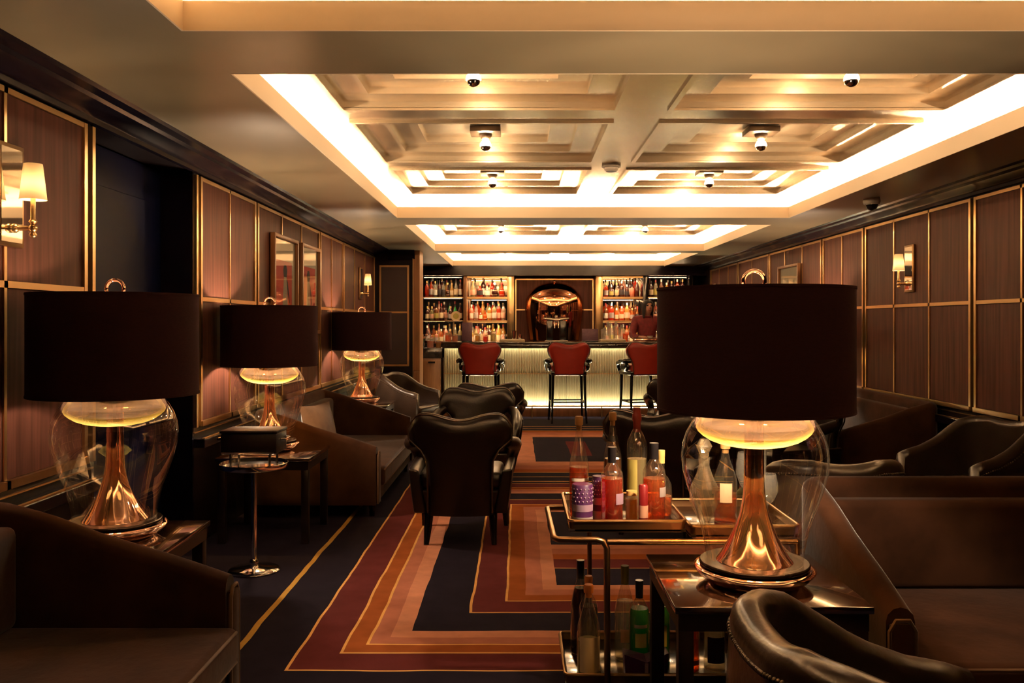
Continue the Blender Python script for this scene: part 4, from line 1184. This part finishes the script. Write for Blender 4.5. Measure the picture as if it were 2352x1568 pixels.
for j in range(nB+1):
    for i in range(nA):
        a = 2*PI*i/nA; f = j/nB
        front = max(0, -math.sin(a))            # 1 straight ahead
        low = lerp(-.20, .040, sstep(.50, .90, front)) if front > .35 else -.20
        ph = f
        zz = lerp(.098, low, ph**1.1)
        if zz >= 0: rad = math.sqrt(max(0, 1-(zz/.1)**2)); 
        else: rad = 1.0 - .10*sstep(0, .2, -zz)
        if j == 0: rad = .02
        vs.append((hc.x+math.cos(a)*rad*.090, hc.y+.006+math.sin(a)*rad*(.112 if math.sin(a) < 0 else .108), hc.z+zz))
for j in range(nB):
    for i in range(nA): fs.append((j*nA+i, j*nA+(i+1) % nA, (j+1)*nA+(i+1) % nA, (j+1)*nA+i))
hair = part('hair', MB().add(vs, fs), M_hair, person, 180, label='shoulder length dark hair')
hair.modifiers.new('thick', 'SOLIDIFY').thickness = .008
hs = hair.modifiers.new('smooth', 'SUBSURF'); hs.levels = 1; hs.render_levels = 1
part('nose', MB().tube([(0,-.178,1.622),(0,-.198,1.592),(0,-.184,1.582)], [.008,.013,.009], 8), M_skin, bo, 180)
part('mouth', MB().tube([(-.024,-.168,1.558),(0,-.177,1.556),(.024,-.168,1.558)], [.004,.007,.004], 8), mat('lips', (.40,.08,.06), .45), bo, 180)
for sx in (-1, 1):
    part('eye', MB().sphere((sx*.033,-.171,1.622), .012, 10, 6, (1.3,.6,.7)), M_black, bo, 180)
    part('eyebrow', MB().tube([(sx*.016,-.181,1.640),(sx*.034,-.180,1.645),(sx*.052,-.166,1.640)], .004, 6), M_hair, bo, 180)
part('collar', MB().tube([(.06*math.cos(a), -.02+.062*math.sin(a), 1.462+.012*math.sin(a)) for a in [2*PI*k/20 for k in range(20)]], .013, 8, closed=True), M_shirt, person, 180)
# ------------------------------------------------------------------ drinks stand by the near sofa
t = thing('drinks_stand', 'chrome pedestal stand with a round tray, beside the near velvet sofa', 'stand', (-1.44, 4.75, 0))
part('base', MB().lathe([(0,0),(.135,0),(.138,.006),(.13,.014),(.05,.024),(.022,.034),(0,.034)], 40), M_chrome, t, 50)
part('collar', MB().lathe([(0,.03),(.022,.03),(.026,.05),(.018,.066),(0,.066)], 20), M_chrome, t, 50)
part('pole', MB().cyl((0,0), .015, .06, .562, 16), M_chrome, t)
part('tray', MB().lathe([(0,.560),(.172,.560),(.180,.568),(.182,.590),(.178,.592),(.172,.574),(0,.572)], 48), M_chrome, t, 50)
t = thing('leather_box', 'black box with a brown lid edge on chrome posts on the drinks stand', 'box', (-1.44, 4.75, .575))
part('case', MB().box(-.150, .150, -.105, .105, .075, .185), M_leather, t, bevel=.008)
part('lid', MB().box(-.154, .154, -.109, .109, .185, .200), M_leather, t, bevel=.004)
for sx in (-1, 1):
    for sy in (-1, 1):
        part('post', MB().cyl((sx*.105, sy*.07), .007, 0, .076, 10), M_chrome, t)
    part('handle', MB().tube([(sx*.15,-.05,.15),(sx*.18,-.05,.15),(sx*.18,.05,.15),(sx*.15,.05,.15)], .006, 8), M_chrome, t)
part('rail', MB().tube([(-.14,-.112,.082),(.14,-.112,.082)], .006, 8), M_chrome, t)

# ------------------------------------------------------------------ drinks trolley
TZ, LZ = .61, .06
t = thing('drinks_trolley', 'bronze drinks trolley carrying bottles, beside the nearest lamp table', 'trolley', (0,0,0))
def tray(name, x0, x1, y0, y1, z, lab_=None):
    o = part(name, MB().box(x0, x1, y0, y1, z-.012, z-.001), M_mirrordark, t, bevel=.002, label=lab_)
    pts = [(p[0]+(x0+x1)/2, p[1]+(y0+y1)/2, z+.028) for p in rr(x1-x0, y1-y0, .02, 3)]
    part('rim', MB().tube(pts, .0065, 8, closed=True), M_bronze, o)
    w = MB(); q = [(p[0]+(x0+x1)/2, p[1]+(y0+y1)/2) for p in rr(x1-x0, y1-y0, .02, 3)]; n = len(q)
    w.add([(p[0], p[1], z-.012) for p in q]+[(p[0], p[1], z+.028) for p in q], [(i, (i+1) % n, n+(i+1) % n, n+i) for i in range(n)])
    part('side_wall', w, M_bronze, o, fix=False)
M_mirrordark = mat('dark_mirror_glass', (.02,.012,.01), .12, spec=.5)
tray('tray', .185, .605, 3.135, 3.65, TZ)
tray('tray', .622, 1.015, 3.14, 3.62, TZ-.02)
tray('lower_shelf', .17, 1.0, 3.125, 3.56, LZ)
part('frame_rail', MB().tube([(.335,3.66,.575),(.135,3.66,.575),(.122,3.64,.575),(.132,3.14,.575),(.145,3.12,.575),(.28,3.12,.575),(.305,3.12,.568),(.318,3.12,.545),(.320,3.12,.10),(.320,3.12,0)], .0115, 10), M_bronze, t, 80)
part('frame_rail', MB().tube([(.32,3.12,.567),(1.0,3.12,.567)], .0115, 10), M_bronze, t)
part('frame_rail', MB().tube([(.32,3.66,.567),(1.0,3.66,.567)], .0115, 10), M_bronze, t)
for (x, y) in ((.30,3.66), (1.0,3.12), (1.0,3.66)):
    part('leg', MB().cyl((x, y), .0095, 0, .575, 10), M_bronze, t)
# bottles seen close: glass shell, spirit inside, stopper, label
def bottle(label, x, y, z, h, r, shape, liq, fill, cap, capm, lab_=None, name='bottle', group=None, rz=0.0, glassm=None):
    t = thing(name, label, 'bottle', (x, y, z), rz, group)
    pf = [(a*r, b*h) for a, b in SH[shape]]
    part('glass', MB().lathe(pf, 32), glassm or M_bglass, t, 70)
    inner = [(0, .008*h)]; 
    for a, b in pf[1:]:
        if b < fill*h: inner.append((a*.93, max(b, .008*h)))
    rt = interp([(b, a) for a, b in pf[1:]], fill*h)*.93
    inner += [(rt, fill*h), (0, fill*h)]
    if liq: part('spirit', MB().lathe(inner, 32), LIQ[liq], t, 60)
    nr = pf[-1][0]
    if cap == 'cork': c = [(0,.86*h),(nr*.85,.86*h),(nr*.9,.91*h),(nr*1.3,.915*h),(nr*1.35,.985*h),(nr*1.1,h),(0,h)]
    elif cap == 'wax': c = [(nr*1.02,.76*h),(nr*1.14,.78*h),(nr*1.16,.86*h),(nr*1.4,.875*h),(nr*1.4,.93*h),(nr*1.16,.94*h),(nr*1.16,h),(0,h)]
    else: c = [(nr*1.05,.80*h),(nr*1.12,.80*h),(nr*1.15,.90*h),(nr*1.2,.905*h),(nr*1.2,h),(0,h)]
    part('stopper' if cap == 'cork' else 'cap', MB().lathe(c, 24), capm, t, 40)
    for (z0, z1, a0, a1, m) in (lab_ or []):
        n = 12; vs = []; fs = []
        for k in range(n+1):
            a = R(lerp(a0, a1, k/n))
            for q in (z0, z1):
                rq = interp([(b, a_) for a_, b in pf[1:]], q*h)+.0012
                vs.append((rq*math.cos(a), rq*math.sin(a), q*h))
        for k in range(n): fs.append((2*k, 2*k+2, 2*k+3, 2*k+1))
        part('label', MB().add(vs, fs), m, t, 80)
    return t
P = PLAIN
G1, G2 = 'bottles on the trolley tray', 'bottles on the lower trolley shelf'
z = TZ+.0005
bottle('tall amber bottle with cream label and long cork, left front of the tray', .232, 3.32, z, .385, .037, 'slope', 'amber', .50, 'cork', P['cork'], [(.24,.36,-120,-20,P['cream']),(.37,.40,-140,-20,P['white'])], group=G1)
bottle('orange whisky bottle with black cap, front centre of the tray', .345, 3.20, z, .285, .041, 'straight', 'red', .60, 'cap', P['blackcap'], [(.28,.42,-75,-15,P['lilac'])], group=G1)
bottle('dark amber bottle with pale cork behind the front whisky bottle', .378, 3.48, z, .385, .036, 'slope', 'brown', .52, 'cork', P['cork'], [(.15,.40,-130,-50,P['darklabel']),(.70,.76,-180,180,P['blackcap'])], group=G1)
bottle('clear bottle with a red wax top, back of the tray', .472, 3.46, z, .405, .040, 'straight', 'pale', .50, 'wax', P['redwax'], [(.18,.50,-150,-95,P['olive'])], group=G1)
bottle('round shouldered amber bottle with grey label, right front of the tray', .505, 3.235, z, .295, .042, 'straight', 'amber', .56, 'cap', P['blackcap'], [(.34,.46,-70,-10,P['greylabel'])], group=G1)
bottle('squat decanter bottle with orange spirit at the right end of the tray', .553, 3.36, z, .25, .032, 'squat', 'amber', .30, 'cap', P['goldcap'], group=G1)
# two patterned purple tins, small gold jar, red tin
def tin(label, x, y, r, h, name='patterned_tin'):
    t = thing(name, label, 'tin', (x, y, z), 0, 'purple patterned tins')
    part('tin_body', MB().lathe([(0,0),(r,0),(r,h*.98),(r*.94,h),(0,h)], 32), P['purple'], t, 40)
    part('pale_band', MB().lathe([(r+.0006,h*.36),(r+.0012,h*.36),(r+.0012,h*.52),(r+.0006,h*.52)], 32, close=True), P['lilac'], t)
    part('grey_band', MB().lathe([(r+.0006,.004),(r+.0012,.004),(r+.0012,h*.22),(r+.0006,h*.22)], 32, close=True), P['greylabel'], t)
    st = MB()
    for j in range(4):
        for k in range(16):
            a = 2*PI*(k+.5*(j % 2))/16
            st.sphere((math.cos(a)*r, math.sin(a)*r, h*(.60+.10*j)), r*.085, 6, 4)
    part('studs', st, P['lilac'], t, 180)['kind'] = 'stuff'
tin('purple studded tin at the left front corner of the tray', .236, 3.20, .038, .150)
tin('second purple studded tin, behind and right of the first', .305, 3.28, .026, .165)
t = thing('gold_jar', 'small golden jar between the two whisky bottles', 'jar', (.424, 3.25, z))
part('honey', MB().lathe([(0,.003),(.022,.003),(.022,.085),(0,.085)], 20), LIQ['gold'], t)
part('jar', MB().lathe([(0,0),(.023,0),(.024,.09),(.018,.10)], 20), M_glassware, t)
part('lid', MB().lathe([(0,.098),(.020,.098),(.020,.115),(0,.115)], 20), P['goldcap'], t)
t = thing('red_tin', 'slim red tin between gold jar and right whisky bottle', 'tin', (.458, 3.185, z))
part('can', MB().lathe([(0,0),(.016,0),(.017,.005),(.017,.145),(.013,.15),(0,.15)], 20), P['red'], t)
part('label_band', MB().lathe([(.0173,.03),(.0178,.03),(.0178,.075),(.0173,.075)], 20, close=True), P['pinklabel'], t)
# right tray, seen through the lamp glass
z2 = TZ-.02+.0005
def cut_decanter(label, x, y, h, r):
    t = thing('cut_glass_decanter', label, 'decanter', (x, y, z2))
    b = MB().lathe([(0,0),(r*.7,0),(r*.55,.03*h),(r*.35,.07*h),(r*.55,.14*h),(r*1.0,.30*h),(r*.95,.46*h),(r*.55,.60*h),(r*.35,.70*h),(r*.38,.80*h)], 16)
    part('body', b, M_cut, t, 10)
    part('stopper', MB().lathe([(0,.78*h),(r*.3,.80*h),(r*.32,.84*h),(r*.55,.92*h),(r*.3,1.0*h),(0,h)], 10), M_cut, t, 10)
M_cut = thin_glass('cut_glass', (.95,.9,.8), 1.0, .05, 1.9, milk=.18, milkcol=(.85,.66,.42))
cut_decanter('cut glass decanter just left of the copper lamp stem', .690, 3.23, .33, .055)
bottle('clear bottle of orange spirit seen through the lamp glass', .795, 3.34, z2, .305, .044, 'slope', 'amber', .36, 'cork', P['cork'], [(.26,.50,-130,-70,P['cream'])], group='bottles on the right trolley tray')
def goblet(label, x, y, h, r):
    t = thing('goblet', label, 'glass', (x, y, z2), 0, 'stemmed glasses on the right trolley tray')
    part('bowl', MB().lathe([(.006,h*.42),(r*.6,h*.5),(r,h*.68),(r*.95,h*.85),(r*.8,h)], 24), M_glassware, t, 60)
    part('stem', MB().lathe([(.006,h*.43),(.005,h*.2),(.006,.01),(r*.8,.004),(r*.8,0),(0,0)], 20), M_glassware, t, 60)
goblet('tall stemmed glass behind the copper lamp stem', .888, 3.37, .26, .045)
goblet('stemmed glass right of the copper lamp stem', .925, 3.24, .20, .042)
glass('hurricane_glass', 'tall clear glass cylinder right of the lamp stem', 'glass', .955, 3.46, z2, .032, .30, None)
# lower shelf
z3 = LZ+.0005
bottle('dark bottle with black neck at the left of the lower shelf', .245, 3.42, z3, .36, .040, 'slope', 'dark', .70, 'cap', P['blackcap'], group=G2)
bottle('bottle with orange cork and gold label at the front of the lower shelf', .258, 3.185, z3, .335, .043, 'slope', 'pale', .40, 'cork', P['orange'], [(.08,.46,-140,-30,P['cream'])], group=G2)
bottle('dark bottle with an orange stopper between the two left bottles', .268, 3.31, z3, .33, .036, 'straight', 'dark', .66, 'cork', P['orange'], group=G2)
bottle('clear tall bottle with pale cap on the lower shelf', .412, 3.36, z3, .355, .040, 'slope', 'clear', .62, 'cap', P['olive'], [(.2,.34,-120,-50,P['pinklabel'])], group=G2)
bottle('green bottle with black neck and green label on the lower shelf', .455, 3.27, z3, .325, .038, 'straight', 'green', .68, 'cap', P['blackcap'], [(.26,.42,-120,-55,P['lemon']),(.48,.52,-125,-50,P['greylabel'])], group=G2)
bottle('second green bottle, partly behind the first on the lower shelf', .545, 3.34, z3, .31, .038, 'straight', 'green', .68, 'cap', P['leaf'], [(.2,.46,-130,-60,P['olive'])], group=G2)
bottle('orange bottle seen below the lamp table top', .635, 3.24, z3, .30, .040, 'straight', 'amber', .55, 'cap', P['redwax'], [(.1,.16,-130,-40,P['orange'])], group=G2)
bottle('clear bottle with dark label below the lamp table top', .735, 3.26, z3, .30, .040, 'slope', 'clear', .5, 'cap', P['blackcap'], [(.1,.42,-140,-40,P['purple'])], group=G2)
t = thing('gift_bag', 'dark purple box with folded pointed top in front of the green bottle', 'box', (.465, 3.185, z3))
n_ = MB().add([(-.075,-.03,0),(.075,-.03,0),(.075,.03,0),(-.075,.03,0),(-.08,-.032,.09),(0,-.036,.062),(.08,-.032,.095),(.08,.032,.095),(0,.03,.07),(-.08,.032,.09)],
    [(3,2,1,0),(0,1,6,5,4),(1,2,7,6),(2,3,9,8,7),(3,0,4,9),(4,5,8,9),(5,6,7,8)])
part('wrapping', n_, P['purple'], t, 20)
part('ribbon', MB().box(-.006, .006, -.037, -.030, .0, .06), P['lilac'], t)
